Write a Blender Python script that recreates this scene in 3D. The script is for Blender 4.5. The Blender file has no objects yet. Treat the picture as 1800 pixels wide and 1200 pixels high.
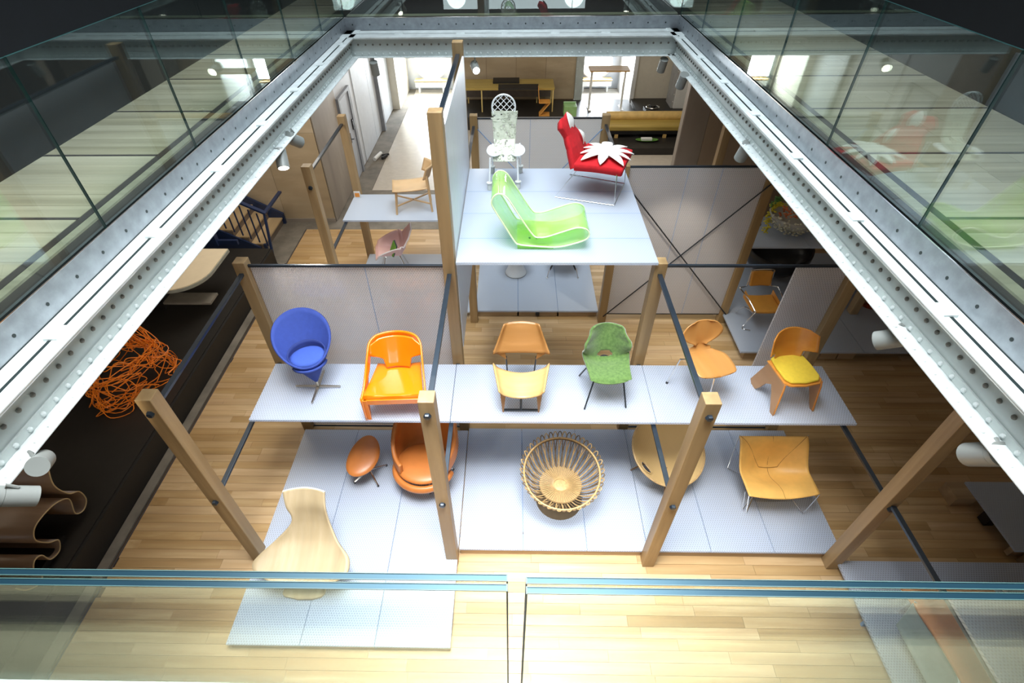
import bpy, math, random
from mathutils import Vector, Matrix
PI = math.pi
rnd = random.Random(7)
S = bpy.context.scene
COL = S.collection

# ------------------------------------------------------------------ camera
th, ya, ro = math.radians(43.32), math.radians(-1.455), math.radians(0.751)
R0 = Vector((math.cos(ya), -math.sin(ya), 0)); F0 = Vector((math.sin(ya), math.cos(ya), 0)); ZZ = Vector((0, 0, 1))
U0 = F0 * math.sin(th) + ZZ * math.cos(th); FW = F0 * math.cos(th) - ZZ * math.sin(th)
RT = R0 * math.cos(ro) - U0 * math.sin(ro); UP = R0 * math.sin(ro) + U0 * math.cos(ro)
cd = bpy.data.cameras.new('camera'); cam = bpy.data.objects.new('camera', cd); COL.objects.link(cam)
M = Matrix.Identity(4)
for i in range(3):
    M[i][0] = RT[i]; M[i][1] = UP[i]; M[i][2] = -FW[i]
M[2][3] = 6.2
cam.matrix_world = M
cd.sensor_width = 36; cd.lens = 909.26 * 36 / 1800; cd.shift_x = 0.00878; cd.shift_y = 0.01303
cd.clip_start = 0.05; cd.clip_end = 100
S.camera = cam

# ------------------------------------------------------------------ world, view, large lights
w = bpy.data.worlds.new('world'); S.world = w; w.use_nodes = True
w.node_tree.nodes['Background'].inputs[0].default_value = (0.55, 0.65, 0.8, 1)
w.node_tree.nodes['Background'].inputs[1].default_value = 0.02
S.view_settings.view_transform = 'Standard'; S.view_settings.look = 'None'
S.view_settings.exposure = 0.0; S.view_settings.gamma = 1
S.view_settings.use_curve_mapping = False
def area(name, loc, size, power, color, rot=(0, 0, 0), spread=180):
    l = bpy.data.lights.new(name, 'AREA'); l.shape = 'RECTANGLE'; l.size, l.size_y = size
    l.energy = power; l.color = color; l.spread = math.radians(spread)
    o = bpy.data.objects.new(name, l); o.location = loc; o.rotation_euler = rot; COL.objects.link(o); return o
area('skylight_over_void', (-0.1, 5.2, 9.4), (4.2, 8.4), 520, (0.86, 0.94, 1.0), spread=120)
area('skylight_over_front', (-0.5, 2.2, 9.2), (3.6, 3.2), 215, (1.0, 0.98, 0.95), spread=80)
area('skylight_over_near_edge', (0.35, 1.25, 9.3), (2.2, 1.4), 125, (0.97, 0.99, 1.0), spread=44)
area('daylight_window_left', (-3.1, 21.1, 1.1), (1.2, 1.2), 230, (0.85, 0.93, 1.0), (-PI / 2, 0, 0))
area('daylight_window_right', (3.08, 21.1, 1.1), (1.2, 1.2), 190, (0.85, 0.93, 1.0), (-PI / 2, 0, 0))
area('daylight_window_behind', (0, -11.8, 1.3), (7.5, 1.2), 90, (0.85, 0.93, 1.0), (PI / 2, 0, 0))
area('gallery_ceiling_light_left', (-4.9, 6.0, 3.86), (1.2, 8.0), 44, (1.0, 0.86, 0.66))
area('gallery_ceiling_light_stairs', (-4.4, 9.3, 3.86), (1.6, 2.4), 62, (1.0, 0.94, 0.84))  # added fill without a fixture, brightens the birch wall and stair treads
area('gallery_ceiling_light_right', (5.6, 5.5, 3.86), (2.0, 8.0), 9, (1.0, 0.84, 0.66))
area('gallery_ceiling_light_back', (0.5, 13.8, 3.86), (8.0, 4.5), 200, (1.0, 0.9, 0.76))

# ------------------------------------------------------------------ materials
def nt(name):
    m = bpy.data.materials.new(name); m.use_nodes = True
    return m, m.node_tree, m.node_tree.nodes['Principled BSDF']
def mix_rgb(t, a, b, fac):
    n = t.nodes.new('ShaderNodeMix'); n.data_type = 'RGBA'
    for s, v in ((6, a), (7, b)):
        if hasattr(v, 'links'): t.links.new(v, n.inputs[s])
        else: n.inputs[s].default_value = (*v, 1)
    if hasattr(fac, 'links'): t.links.new(fac, n.inputs[0])
    else: n.inputs[0].default_value = fac
    return n.outputs[2]
def coords(t, scale, per_object=0.0):
    c = t.nodes.new('ShaderNodeTexCoord'); out = c.outputs['Object']
    if per_object:
        oi = t.nodes.new('ShaderNodeObjectInfo'); mu = t.nodes.new('ShaderNodeVectorMath'); mu.operation = 'SCALE'
        cx = t.nodes.new('ShaderNodeCombineXYZ')
        for i in range(3): t.links.new(oi.outputs['Random'], cx.inputs[i])
        t.links.new(cx.outputs[0], mu.inputs[0]); mu.inputs['Scale'].default_value = per_object
        ad = t.nodes.new('ShaderNodeVectorMath'); ad.operation = 'ADD'
        t.links.new(out, ad.inputs[0]); t.links.new(mu.outputs[0], ad.inputs[1]); out = ad.outputs[0]
    mp = t.nodes.new('ShaderNodeMapping'); mp.inputs['Scale'].default_value = scale
    t.links.new(out, mp.inputs[0]); return mp.outputs[0]
def noise(t, vec, scale=1.0, detail=4, rough=.6):
    n = t.nodes.new('ShaderNodeTexNoise'); n.inputs['Scale'].default_value = scale
    n.inputs['Detail'].default_value = detail; n.inputs['Roughness'].default_value = rough
    t.links.new(vec, n.inputs['Vector']); return n.outputs[0]
def ramp(t, v, a, b):
    n = t.nodes.new('ShaderNodeMapRange'); n.inputs[1].default_value = a; n.inputs[2].default_value = b
    t.links.new(v, n.inputs[0]); return n.outputs[0]
def bump(t, p, v, strength, dist=0.01):
    b = t.nodes.new('ShaderNodeBump'); b.inputs['Strength'].default_value = strength; b.inputs['Distance'].default_value = dist
    t.links.new(v, b.inputs['Height']); t.links.new(b.outputs[0], p.inputs['Normal'])
def plain(name, c, rough=.5, metal=0.0, var=.12, scale=6, bmp=0.0, coat=0.0):
    m, t, p = nt(name)
    v = ramp(t, noise(t, coords(t, (scale,) * 3)), .3, .7)
    d = tuple(x * (1 - var) for x in c); l = tuple(min(1, x * (1 + var)) for x in c)
    t.links.new(mix_rgb(t, d, l, v), p.inputs['Base Color'])
    p.inputs['Roughness'].default_value = rough; p.inputs['Metallic'].default_value = metal
    p.inputs['Coat Weight'].default_value = coat
    if bmp: bump(t, p, noise(t, coords(t, (scale * 12,) * 3)), bmp, .003)
    return m
def wood(name, c1, c2, stretch, rough=.45, per_object=0.0, tint=None, rand=0.0, attr=False):
    m, t, p = nt(name)
    vec = coords(t, stretch, per_object)
    g = ramp(t, noise(t, vec, 1.0, 6, .65), .32, .68)
    f = ramp(t, noise(t, coords(t, tuple(s * .35 for s in stretch), per_object), 1.0, 2), .35, .65)
    col = mix_rgb(t, c1, c2, g)
    col = mix_rgb(t, col, mix_rgb(t, c1, tuple(x * .72 for x in c1), g), f)
    if rand:
        if attr:
            a = t.nodes.new('ShaderNodeAttribute'); a.attribute_name = 'rnd'; r = a.outputs['Fac']
        else:
            a = t.nodes.new('ShaderNodeObjectInfo'); r = a.outputs['Random']
        h = t.nodes.new('ShaderNodeHueSaturation'); t.links.new(col, h.inputs['Color'])
        t.links.new(ramp_to(t, r, 1 - rand, 1 + rand), h.inputs['Value']); 
        t.links.new(ramp_to(t, r, 1.06, .9), h.inputs['Saturation'])
        col = h.outputs[0]
    t.links.new(col, p.inputs['Base Color']); p.inputs['Roughness'].default_value = rough
    bump(t, p, g, .12, .002)
    return m
def ramp_to(t, v, a, b):
    n = t.nodes.new('ShaderNodeMapRange'); n.inputs[3].default_value = a; n.inputs[4].default_value = b
    t.links.new(v, n.inputs[0]); return n.outputs[0]
def emit(name, c, s):
    m, t, p = nt(name); p.inputs['Base Color'].default_value = (*c, 1)
    p.inputs['Emission Color'].default_value = (*c, 1); p.inputs['Emission Strength'].default_value = s
    return m
def honeycomb(name, c, clear=.22, pattern=.25, k=250.0):
    # cellular polycarbonate: diffusing sheet, part transparent, hex cell pattern
    m, t, p = nt(name); t.nodes.remove(p)
    out = t.nodes['Material Output']
    tc = t.nodes.new('ShaderNodeTexCoord'); sx = t.nodes.new('ShaderNodeSeparateXYZ'); t.links.new(tc.outputs['Object'], sx.inputs[0])
    def mth(op, a, b=None):
        n = t.nodes.new('ShaderNodeMath'); n.operation = op
        for i, v in enumerate((a, b)):
            if v is None: continue
            if hasattr(v, 'links'): t.links.new(v, n.inputs[i])
            else: n.inputs[i].default_value = v
        return n.outputs[0]
    yz = mth('ADD', sx.outputs[1], sx.outputs[2])
    a = mth('COSINE', mth('MULTIPLY', sx.outputs[0], k * .866)); b = mth('COSINE', mth('MULTIPLY', yz, k * .5))
    c2 = mth('COSINE', mth('MULTIPLY', yz, k))
    pat = mth('ADD', mth('MULTIPLY', mth('MULTIPLY', a, b), 1.3), mth('MULTIPLY', c2, .5))
    pat = ramp(t, pat, -.3, 1.2)
    dif = t.nodes.new('ShaderNodeBsdfDiffuse'); tl = t.nodes.new('ShaderNodeBsdfTranslucent'); gl = t.nodes.new('ShaderNodeBsdfGlossy'); tr = t.nodes.new('ShaderNodeBsdfTransparent')
    dif.inputs[0].default_value = (*c, 1); tl.inputs[0].default_value = (*c, 1); gl.inputs['Roughness'].default_value = .25
    gl.inputs[0].default_value = (1, 1, 1, 1); tr.inputs[0].default_value = (.93, .96, 1, 1)
    def mx(f, x, y):
        n = t.nodes.new('ShaderNodeMixShader')
        if hasattr(f, 'links'): t.links.new(f, n.inputs[0])
        else: n.inputs[0].default_value = f
        t.links.new(x.outputs[0], n.inputs[1]); t.links.new(y.outputs[0], n.inputs[2]); return n
    body = mx(.38, dif, tl); body = mx(.07, body, gl)
    fin = mx(mth('ADD', clear - pattern / 2, mth('MULTIPLY', pat, pattern)), body, tr)
    t.links.new(fin.outputs[0], out.inputs[0])
    return m
def glass(name, tint=(.90, .96, .94), refl=1.6):
    m, t, p = nt(name); t.nodes.remove(p); out = t.nodes['Material Output']
    tr = t.nodes.new('ShaderNodeBsdfTransparent'); tr.inputs[0].default_value = (*tint, 1)
    gl = t.nodes.new('ShaderNodeBsdfGlossy'); gl.inputs['Roughness'].default_value = 0.0; gl.inputs[0].default_value = (.92, 1, .97, 1)
    lw = t.nodes.new('ShaderNodeLayerWeight'); lw.inputs[0].default_value = .5
    pw = t.nodes.new('ShaderNodeMath'); pw.operation = 'POWER'; pw.inputs[1].default_value = 5; t.links.new(lw.outputs['Facing'], pw.inputs[0])
    mu = t.nodes.new('ShaderNodeMath'); mu.operation = 'MULTIPLY_ADD'; mu.inputs[1].default_value = .9 * refl; mu.inputs[2].default_value = .042 * refl; mu.use_clamp = True
    t.links.new(pw.outputs[0], mu.inputs[0])
    mx = t.nodes.new('ShaderNodeMixShader'); t.links.new(mu.outputs[0], mx.inputs[0]); t.links.new(tr.outputs[0], mx.inputs[1]); t.links.new(gl.outputs[0], mx.inputs[2])
    t.links.new(mx.outputs[0], out.inputs[0]); return m
def acrylic(name, c, alpha):
    m, t, p = nt(name); p.inputs['Base Color'].default_value = (*c, 1); p.inputs['Roughness'].default_value = .08
    tl = t.nodes.new('ShaderNodeBsdfTranslucent'); tl.inputs[0].default_value = (*c, 1)
    tr = t.nodes.new('ShaderNodeBsdfTransparent'); tr.inputs[0].default_value = (min(1, c[0] * 1.2), 1, min(1, c[2] * 3 + .15), 1)
    a = t.nodes.new('ShaderNodeMixShader'); a.inputs[0].default_value = .45
    b = t.nodes.new('ShaderNodeMixShader'); b.inputs[0].default_value = 1 - alpha
    t.links.new(p.outputs[0], a.inputs[1]); t.links.new(tl.outputs[0], a.inputs[2])
    t.links.new(a.outputs[0], b.inputs[1]); t.links.new(tr.outputs[0], b.inputs[2])
    t.links.new(b.outputs[0], t.nodes['Material Output'].inputs[0]); return m
def woven(name, c1, c2, s, rough=.6):
    m, t, p = nt(name)
    wv = t.nodes.new('ShaderNodeTexWave'); wv.inputs['Scale'].default_value = s; wv.inputs['Distortion'].default_value = 1.0
    t.links.new(coords(t, (1, 1, 1)), wv.inputs[0])
    t.links.new(mix_rgb(t, c1, c2, wv.outputs[1]), p.inputs['Base Color']); p.inputs['Roughness'].default_value = rough
    bump(t, p, wv.outputs[1], .4, .004); return m

OAK = wood('oak_beam', (.33, .215, .095), (.48, .335, .165), (14, 14, .9), .5, per_object=7, rand=.12)
OAKX = wood('oak_timber_flat', (.42, .29, .16), (.58, .42, .25), (1, 14, 14), .5, per_object=7)
FLOOR = wood('oak_floor_board', (.49, .305, .135), (.63, .44, .225), (1.2, 16, 16), .38, per_object=9, rand=.15)
FLOORS = wood('oak_floor_boards_far', (.49, .305, .135), (.63, .44, .225), (1.2, 16, 16), .38, rand=.15, attr=True)
UFLOOR = wood('pale_oak_board', (.50, .44, .31), (.66, .59, .44), (.9, 22, 22), .42, per_object=9, rand=.09)
GAP = plain('floor_joint_dark', (.16, .095, .045), .8)
INLAY = plain('dark_inlay', (.07, .06, .06), .5)
POLY = honeycomb('cellular_sheet', (.66, .73, .85), .26, .34)
POLYV = honeycomb('cellular_sheet_upright', (.68, .655, .65), .24, .40)
POLYS = honeycomb('smooth_sheet', (.64, .71, .81), .12, .08)
BAR = plain('dark_blue_steel', (.035, .05, .07), .35, .55, coat=.3)
BLK = plain('black_cap', (.012, .012, .014), .4)
JOIST = plain('joist_blue_grey', (.20, .33, .55), .6)
WHITE_ST = plain('white_painted_steel', (.66, .72, .72), .42, var=.14, scale=5, bmp=.15)
WHITE_OLD = plain('grey_green_painted_web', (.50, .56, .55), .5, var=.10, scale=3)
FASC = plain('brushed_galvanised_steel', (.30, .33, .36), .38, .6, var=.16, scale=9)
HOLE = plain('bolt_hole_dark', (.01, .02, .02), .4)
GLASS = glass('railing_glass', (.90, .96, .94), 1.8); GLASSF = glass('near_railing_glass', (.975, .995, .985), .42); GEDGE = plain('glass_edge_green', (.008, .045, .045), .5)
GTOP = plain('polished_glass_top_edge', (.004, .014, .022), .25, .0)
GTOP.node_tree.nodes['Principled BSDF'].inputs['Specular Tint'].default_value = (.42, .72, .9, 1); GTOP.node_tree.nodes['Principled BSDF'].inputs['Specular IOR Level'].default_value = .42
CHROME = plain('chrome', (.75, .74, .72), .12, 1.0, var=.03); STEEL = plain('brushed_steel', (.62, .58, .5), .3, 1.0, var=.05)
BLKROD = plain('black_rod', (.012, .016, .02), .4)
NAVY = plain('navy_paint', (.018, .035, .10), .35)
CONC = plain('worn_concrete', (.19, .17, .14), .75, var=.3, scale=2.2)
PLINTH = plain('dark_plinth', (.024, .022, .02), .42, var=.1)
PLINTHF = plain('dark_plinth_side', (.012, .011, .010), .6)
DARKW = plain('upper_dark_wall', (.004, .006, .010), .75); UPD = plain('upper_ceiling_black', (.003, .004, .005), .8)
CEIL = plain('gallery_ceiling', (.35, .34, .33), .8)
BIRCH = wood('birch_wall_panel', (.44, .345, .225), (.54, .44, .30), (1.4, 1.4, 5), .5, rand=.05)
BIRCHG = wood('grey_birch_panel', (.30, .26, .22), (.38, .33, .28), (3, 3, 1), .5)
GREYW = plain('light_grey_wall', (.58, .62, .68), .6, var=.04); CREAM = plain('cream_wall', (.72, .68, .58), .6, var=.04)
DOORM = plain('grey_door', (.42, .46, .53), .45, var=.04); DOORD = plain('door_frame_grey', (.25, .27, .31), .5)
WHITE = plain('white_gloss', (.80, .82, .82), .3, var=.03); CORR = plain('corridor_floor', (.55, .50, .43), .3, var=.08)
WINDOW = emit('round_window_daylight', (.93, .97, 1.0), 5.5)
LAMPG = emit('lamp_lens', (1, .93, .8), 9)

# ------------------------------------------------------------------ mesh helpers
class MB:
    def __init__(s): s.v = []; s.f = []; s.m = []
    def add(s, vs, fs, m=0):
        o = len(s.v); s.v += [tuple(v) for v in vs]; s.f += [tuple(i + o for i in f) for f in fs]; s.m += [m] * len(fs)
    def box(s, x0, x1, y0, y1, z0, z1, m=0, mats=None):
        vs = [(x, y, z) for z in (z0, z1) for y in (y0, y1) for x in (x0, x1)]
        fs = [(0, 2, 3, 1), (4, 5, 7, 6), (0, 1, 5, 4), (2, 6, 7, 3), (0, 4, 6, 2), (1, 3, 7, 5)]   # -z +z -y +y -x +x
        o = len(s.f); s.add(vs, fs, m)
        if mats:
            for i, k in enumerate(mats): s.m[o + i] = k
        return s
    def obox(s, c, size, mat3, m=0):
        c = Vector(c); vs = []
        for z in (-.5, .5):
            for y in (-.5, .5):
                for x in (-.5, .5): vs.append(c + mat3 @ Vector((x * size[0], y * size[1], z * size[2])))
        s.add(vs, [(0, 2, 3, 1), (4, 5, 7, 6), (0, 1, 5, 4), (2, 6, 7, 3), (0, 4, 6, 2), (1, 3, 7, 5)], m); return s
    def bar(s, p, q, wx, wy, m=0):          # rectangular bar between two points
        p, q = Vector(p), Vector(q); d = (q - p); L = d.length; d.normalize()
        up = Vector((0, 0, 1)) if abs(d.z) < .95 else Vector((0, 1, 0))
        x = d.cross(up).normalized(); y = x.cross(d)
        return s.obox((p + q) / 2, (wx, wy, L), Matrix((x, y, d)).transposed(), m)
    def tube(s, pts, r, n=8, closed=False, m=0):
        P = [Vector(p) for p in pts]; k = len(P); rr = r if isinstance(r, (list, tuple)) else [r] * k
        def tan(i):
            a = P[(i - 1) % k] if (closed or i > 0) else P[i]; b = P[(i + 1) % k] if (closed or i < k - 1) else P[i]
            t = b - a; return t.normalized() if t.length > 1e-9 else Vector((0, 0, 1))
        t0 = tan(0); nrm = t0.orthogonal().normalized(); vs = []
        for i in range(k):
            t1 = tan(i); nrm = (nrm - t1 * nrm.dot(t1))
            nrm = nrm.normalized() if nrm.length > 1e-6 else t1.orthogonal().normalized()
            b = t1.cross(nrm)
            for j in range(n):
                a = 2 * PI * j / n; vs.append(P[i] + (nrm * math.cos(a) + b * math.sin(a)) * rr[i])
        fs = []
        for i in range(k if closed else k - 1):
            i2 = (i + 1) % k
            for j in range(n): fs.append((i * n + j, i * n + (j + 1) % n, i2 * n + (j + 1) % n, i2 * n + j))
        if not closed: fs += [tuple(reversed(range(n))), tuple((k - 1) * n + j for j in range(n))]
        s.add(vs, fs, m); return s
    def cyl(s, p, q, r, n=16, m=0, r2=None): return s.tube([p, q], [r, r if r2 is None else r2], n, False, m)
    def lathe(s, prof, n=24, c=(0, 0, 0), m=0):
        vs = [(c[0] + r * math.cos(2 * PI * j / n), c[1] + r * math.sin(2 * PI * j / n), c[2] + z) for r, z in prof for j in range(n)]
        fs = [(i * n + j, i * n + (j + 1) % n, (i + 1) * n + (j + 1) % n, (i + 1) * n + j) for i in range(len(prof) - 1) for j in range(n)]
        if prof[0][0] > 1e-4: fs.append(tuple(reversed(range(n))))
        if prof[-1][0] > 1e-4: fs.append(tuple((len(prof) - 1) * n + j for j in range(n)))
        s.add(vs, fs, m); return s
    def grid(s, fn, nu, nv, closeu=False, mask=None, m=0):
        vs = []; cu = nu if closeu else nu + 1
        for j in range(nv + 1):
            for i in range(cu): vs.append(fn(i / nu, j / nv))
        fs = []
        for j in range(nv):
            for i in range(nu):
                if mask and not mask((i + .5) / nu, (j + .5) / nv): continue
                i2 = (i + 1) % cu; fs.append((j * cu + i, j * cu + i2, (j + 1) * cu + i2, (j + 1) * cu + i))
        s.add(vs, fs, m); return s
    def prism(s, poly, fn, t0, t1, m=0):    # extrude outline poly (a,b) between t0,t1; fn(a,b,t)->xyz
        n = len(poly); vs = [fn(a, b, t0) for a, b in poly] + [fn(a, b, t1) for a, b in poly]
        s.add(vs, [tuple(range(n))[::-1], tuple(range(n, 2 * n))] + [(i, (i + 1) % n, n + (i + 1) % n, n + i) for i in range(n)], m); return s
    def build(s, name, mat, parent=None, smooth=True, solid=0, sub=0, bev=0, angle=38, wire=None):
        me = bpy.data.meshes.new(name); me.from_pydata(s.v, [], s.f)
        mats = mat if isinstance(mat, (list, tuple)) else [mat]
        for x in mats: me.materials.append(x)
        if len(mats) > 1: me.polygons.foreach_set('material_index', s.m)
        me.validate(); me.update()
        if smooth:
            me.polygons.foreach_set('use_smooth', [True] * len(me.polygons))
            me.set_sharp_from_angle(angle=math.radians(angle))
        o = bpy.data.objects.new(name, me); COL.objects.link(o)
        if parent: o.parent = parent
        if sub:
            d = o.modifiers.new('sub', 'SUBSURF'); d.levels = d.render_levels = sub
        if solid:
            d = o.modifiers.new('solid', 'SOLIDIFY'); d.thickness = solid; d.offset = 0; d.use_even_offset = False
        if bev:
            d = o.modifiers.new('bevel', 'BEVEL'); d.width = bev; d.segments = 2; d.limit_method = 'ANGLE'
        return o
def thing(name, label, cat, loc=(0, 0, 0), rz=0, group=None):
    o = bpy.data.objects.new(name, None); o.empty_display_size = .1; COL.objects.link(o)
    o.location = loc; o.rotation_euler = (0, 0, rz); o['label'] = label; o['category'] = cat
    if group: o['group'] = group
    return o
def tag(o, label, cat, group=None):
    o['label'] = label; o['category'] = cat
    if group: o['group'] = group
    return o
def struct(o): o['kind'] = 'structure'; return o
def child(src, parent, loc, rot=None, name=None, scale=None):
    c = src.copy(); COL.objects.link(c); c.parent = parent; c.location = loc
    if rot: c.rotation_euler = rot
    if scale: c.scale = scale
    return c
def lerp(a, b, t): return a + (b - a) * t
def sm(t): t = max(0, min(1, t)); return t * t * (3 - 2 * t)
def spl(pts, n=8, closed=False):            # Catmull-Rom
    P = [Vector(p) for p in pts]; k = len(P); out = []
    for i in range(k if closed else k - 1):
        g = (lambda j: P[j % k]) if closed else (lambda j: P[max(0, min(k - 1, j))])
        a, b, c, d = g(i - 1), g(i), g(i + 1), g(i + 2)
        for q in range(n):
            t = q / n
            out.append(.5 * ((2 * b) + (c - a) * t + (2 * a - 5 * b + 4 * c - d) * t * t + (3 * b - a - 3 * c + d) * t ** 3))
    if not closed: out.append(P[-1])
    return out
def pick(tab, t):                           # piecewise smooth lookup in [(t,v..)]
    for (a, *va), (b, *vb) in zip(tab, tab[1:]):
        if t <= b:
            q = sm((t - a) / (b - a)) if b > a else 0
            return [lerp(x, y, q) for x, y in zip(va, vb)]
    return list(tab[-1][1:])

# ------------------------------------------------------------------ building shell, lower gallery
ZU = 4.33
def slab(name, b, mat, **k): return struct(MB().box(*b).build(name, mat, smooth=False, **k))
floor = slab('floor', (-9, 9.5, -12.4, 22, -.2, -.012), GAP)
slab('wall_left', (-9.2, -9, -12.4, 22, -.2, 9.6), DARKW)
slab('wall_right', (9.3, 9.5, -12.4, 22, -.2, 9.6), BIRCHG)
wf = slab('wall_front', (-9, 9.3, -12.6, -12.4, 0, 9.6), GREYW)
slab('wall_far', (-9, 9.3, 21.45, 21.6, 0, 9.6), GREYW)
# floor boards: nearest 300 as pieces, the rest joined
BW, BL = .12, 1.3
proto = MB().box(0, BL - .003, 0, BW - .003, -.012, 0).build('plank', FLOOR, floor, smooth=False)
cells = []
j = 0; y = .35
while y < 10.85:
    x = -4.9 - rnd.random() * BL
    while x < 8.9:
        x0, x1 = max(x, -4.9), min(x + BL, 9.0)
        if x1 - x0 > .15:
            hid = (y > 3.05 and y < 4.7 and x0 > -3 and x1 < 3.9) or (x1 < -.7 and x0 > -3 and y > 1.9 and y < 4.7) or (y > 7.7 and x0 > -.7 and x1 < 1.6)
            cells.append((y + (20 if hid else 0) + abs(x0) * .15, x0, x1, y))
        x += BL
    y += BW; j += 1
cells.sort()
first = True
for i, (k, x0, x1, y) in enumerate(cells[:300]):
    o = proto if first else child(proto, floor, (0, 0, 0)); first = False
    o.location = (x0, y, 0); o.scale = ((x1 - x0) / BL, 1, 1)
mb = MB(); rv = []
for k, x0, x1, y in cells[300:]:
    mb.box(x0, x1 - .003, y, y + BW - .003, -.012, 0); rv += [rnd.random()] * 24
o = mb.build('plank', FLOORS, floor, smooth=False); o['kind'] = 'stuff'
at = o.data.attributes.new('rnd', 'FLOAT', 'CORNER'); at.data.foreach_set('value', rv)
# concrete strips, corridor floor
struct(MB().box(-9, -4.91, 9.42, 11.2, -.012, .004).box(-4.91, 9.2, 10.87, 12.9, -.012, .003).box(-4.25, -3.75, 12.9, 21.4, -.012, .003).build('trim_1', CONC, smooth=False))
struct(MB().box(-4.905, -4.885, .3, 10.87, -.012, .006).build('trim_2', INLAY, smooth=False))
struct(MB().box(-3.74, 9.2, 12.9, 21.4, -.012, .002).build('trim_3', CORR, smooth=False))
# back walls of the gallery
def panels(parent, n, horiz, mat, depth=.018):
    for b in n: MB().box(*b).build('wall_panel', mat, parent, smooth=False)
wbl = slab('wall_back_left', (-9, -4.27, 11.24, 11.4, 0, 4.0), GAP)
for i in range(4):
    x0 = -9 + i * 1.1825
    for k in range(2):
        MB().box(x0 + .004, x0 + 1.1785, 11.222, 11.24, .1 + k * 2.0, 2.096 + k * 2.0 - (.2 if k else 0)).build('wall_panel', BIRCH, wbl, smooth=False)
struct(MB().box(-9, -4.27, 11.2, 11.24, 0, .1).build('baseboard_back', BIRCHG, smooth=False))
wc = slab('wall_corridor_left', (-4.5, -4.27, 11.24, 21.45, 0, 4.0), GREYW)
MB().box(-4.27, -4.25, 11.25, 13.05, .02, 3.95).build('wall_panel', BIRCHG, wc, smooth=False)
for a, b in ((14.75, 16.3), (16.31, 17.1), (17.3, 19.2)):
    MB().box(-4.27, -4.25, a, b - .01, .02, 3.95).build('wall_panel', GREYW, wc, smooth=False)
MB().box(-4.27, -4.14, 17.12, 17.28, 0, 3.95).build('corner_post', DOORD, wc, smooth=False)
MB().box(-4.27, -4.0, 19.2, 21.4, 0, 3.95).build('wall_panel', CREAM, wc, smooth=False)
d1 = struct(MB().box(-4.27, -4.235, 13.2, 14.05, .02, 2.12).build('door_1', DOORM, smooth=False))
MB().box(-4.27, -4.2, 14.05, 14.22, 0, 2.2).box(-4.27, -4.2, 13.1, 13.2, 0, 2.2).box(-4.27, -4.2, 13.2, 14.05, 2.12, 2.2).build('door_frame', DOORD, d1, smooth=False)
MB().box(-4.235, -4.22, 13.55, 13.62, .98, 1.22).cyl((-4.22, 13.585, 1.08), (-4.16, 13.585, 1.08), .012).cyl((-4.16, 13.585, 1.08), (-4.16, 13.73, 1.06), .012).build('door_handle', BLK, d1)
MB().box(-4.235, -4.20, 13.92, 14.0, 1.2, 1.45).build('door_closer', BLK, d1)
# window wall niches
def round_window(n, cx, y, cz, r, facing=-1):
    o = struct(MB().cyl((cx, y, cz), (cx, y + .02 * -facing, cz), r, 48).build('window_%d' % n, WINDOW))
    mb = MB(); mb.tube([(cx + (r + .03) * math.cos(a), y + facing * .02, cz + (r + .03) * math.sin(a)) for a in [2 * PI * i / 48 for i in range(48)]], .035, 8, True)
    mb.build('window_frame', WHITE, o)
    return o
round_window(1, -3.1, 21.42, .94, .56); round_window(2, 3.06, 21.42, .92, .54)
round_window(3, 3.2, -12.37, 1.15, .52, 1); round_window(4, -3.1, -12.37, 1.15, .52, 1)
wb = slab('wall_back_centre', (-1.9, 2.05, 18.95, 19.1, 0, 4.0), GAP)
for i in range(4):
    MB().box(-1.9 + i * .9875 + .004, -1.9 + (i + 1) * .9875 - .004, 18.93, 18.95, .4, 3.95).build('wall_panel', BIRCH, wb, smooth=False)
slab('wall_niche_left', (-2.05, -1.9, 18.95, 21.45, 0, 4), CREAM)
cs = tag(MB().box(2.05, 2.3, 18.8, 18.98, .4, 3.98).build('steel_column', WHITE_OLD, smooth=False), 'riveted grey steel column between the birch wall and the bright window niche', 'column')
rv_m = MB().lathe([(.0, .012), (.011, .009), (.016, 0)], 8)
for i in range(13):
    for sx in (2.08, 2.27):
        q = MB().lathe([(.014, 0), (.012, .008), (0, .012)], 6).build('rivet', WHITE_ST, cs) if (i == 0 and sx < 2.1) else child(rivcol, cs, (0, 0, 0))
        rivcol = q; q.location = (sx, 18.8, .7 + i * .22); q.rotation_euler = (PI / 2, 0, 0)
slab('wall_niche_right', (3.95, 4.08, 18.9, 21.45, 0, 4), WHITE)
wr = slab('wall_back_right', (4.08, 9.3, 19.0, 19.15, 0, 4.0), CREAM)
struct(MB().box(3.52, 9.3, 11.2, 11.4, 0, 4).build('wall_birch_right', BIRCHG, smooth=False))
for i, (a, b) in enumerate(((3.53, 4.02), (4.03, 5.2), (5.21, 6.4), (6.41, 7.6))):
    MB().box(a, b, 11.18, 11.2, .08, 3.95).build('wall_panel', BIRCHG if i == 0 else wood('warm_grey_panel_%d' % i, (.36, .28, .2), (.44, .35, .26), (3, 3, 1)), bpy.data.objects['wall_birch_right'], smooth=False)
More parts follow.
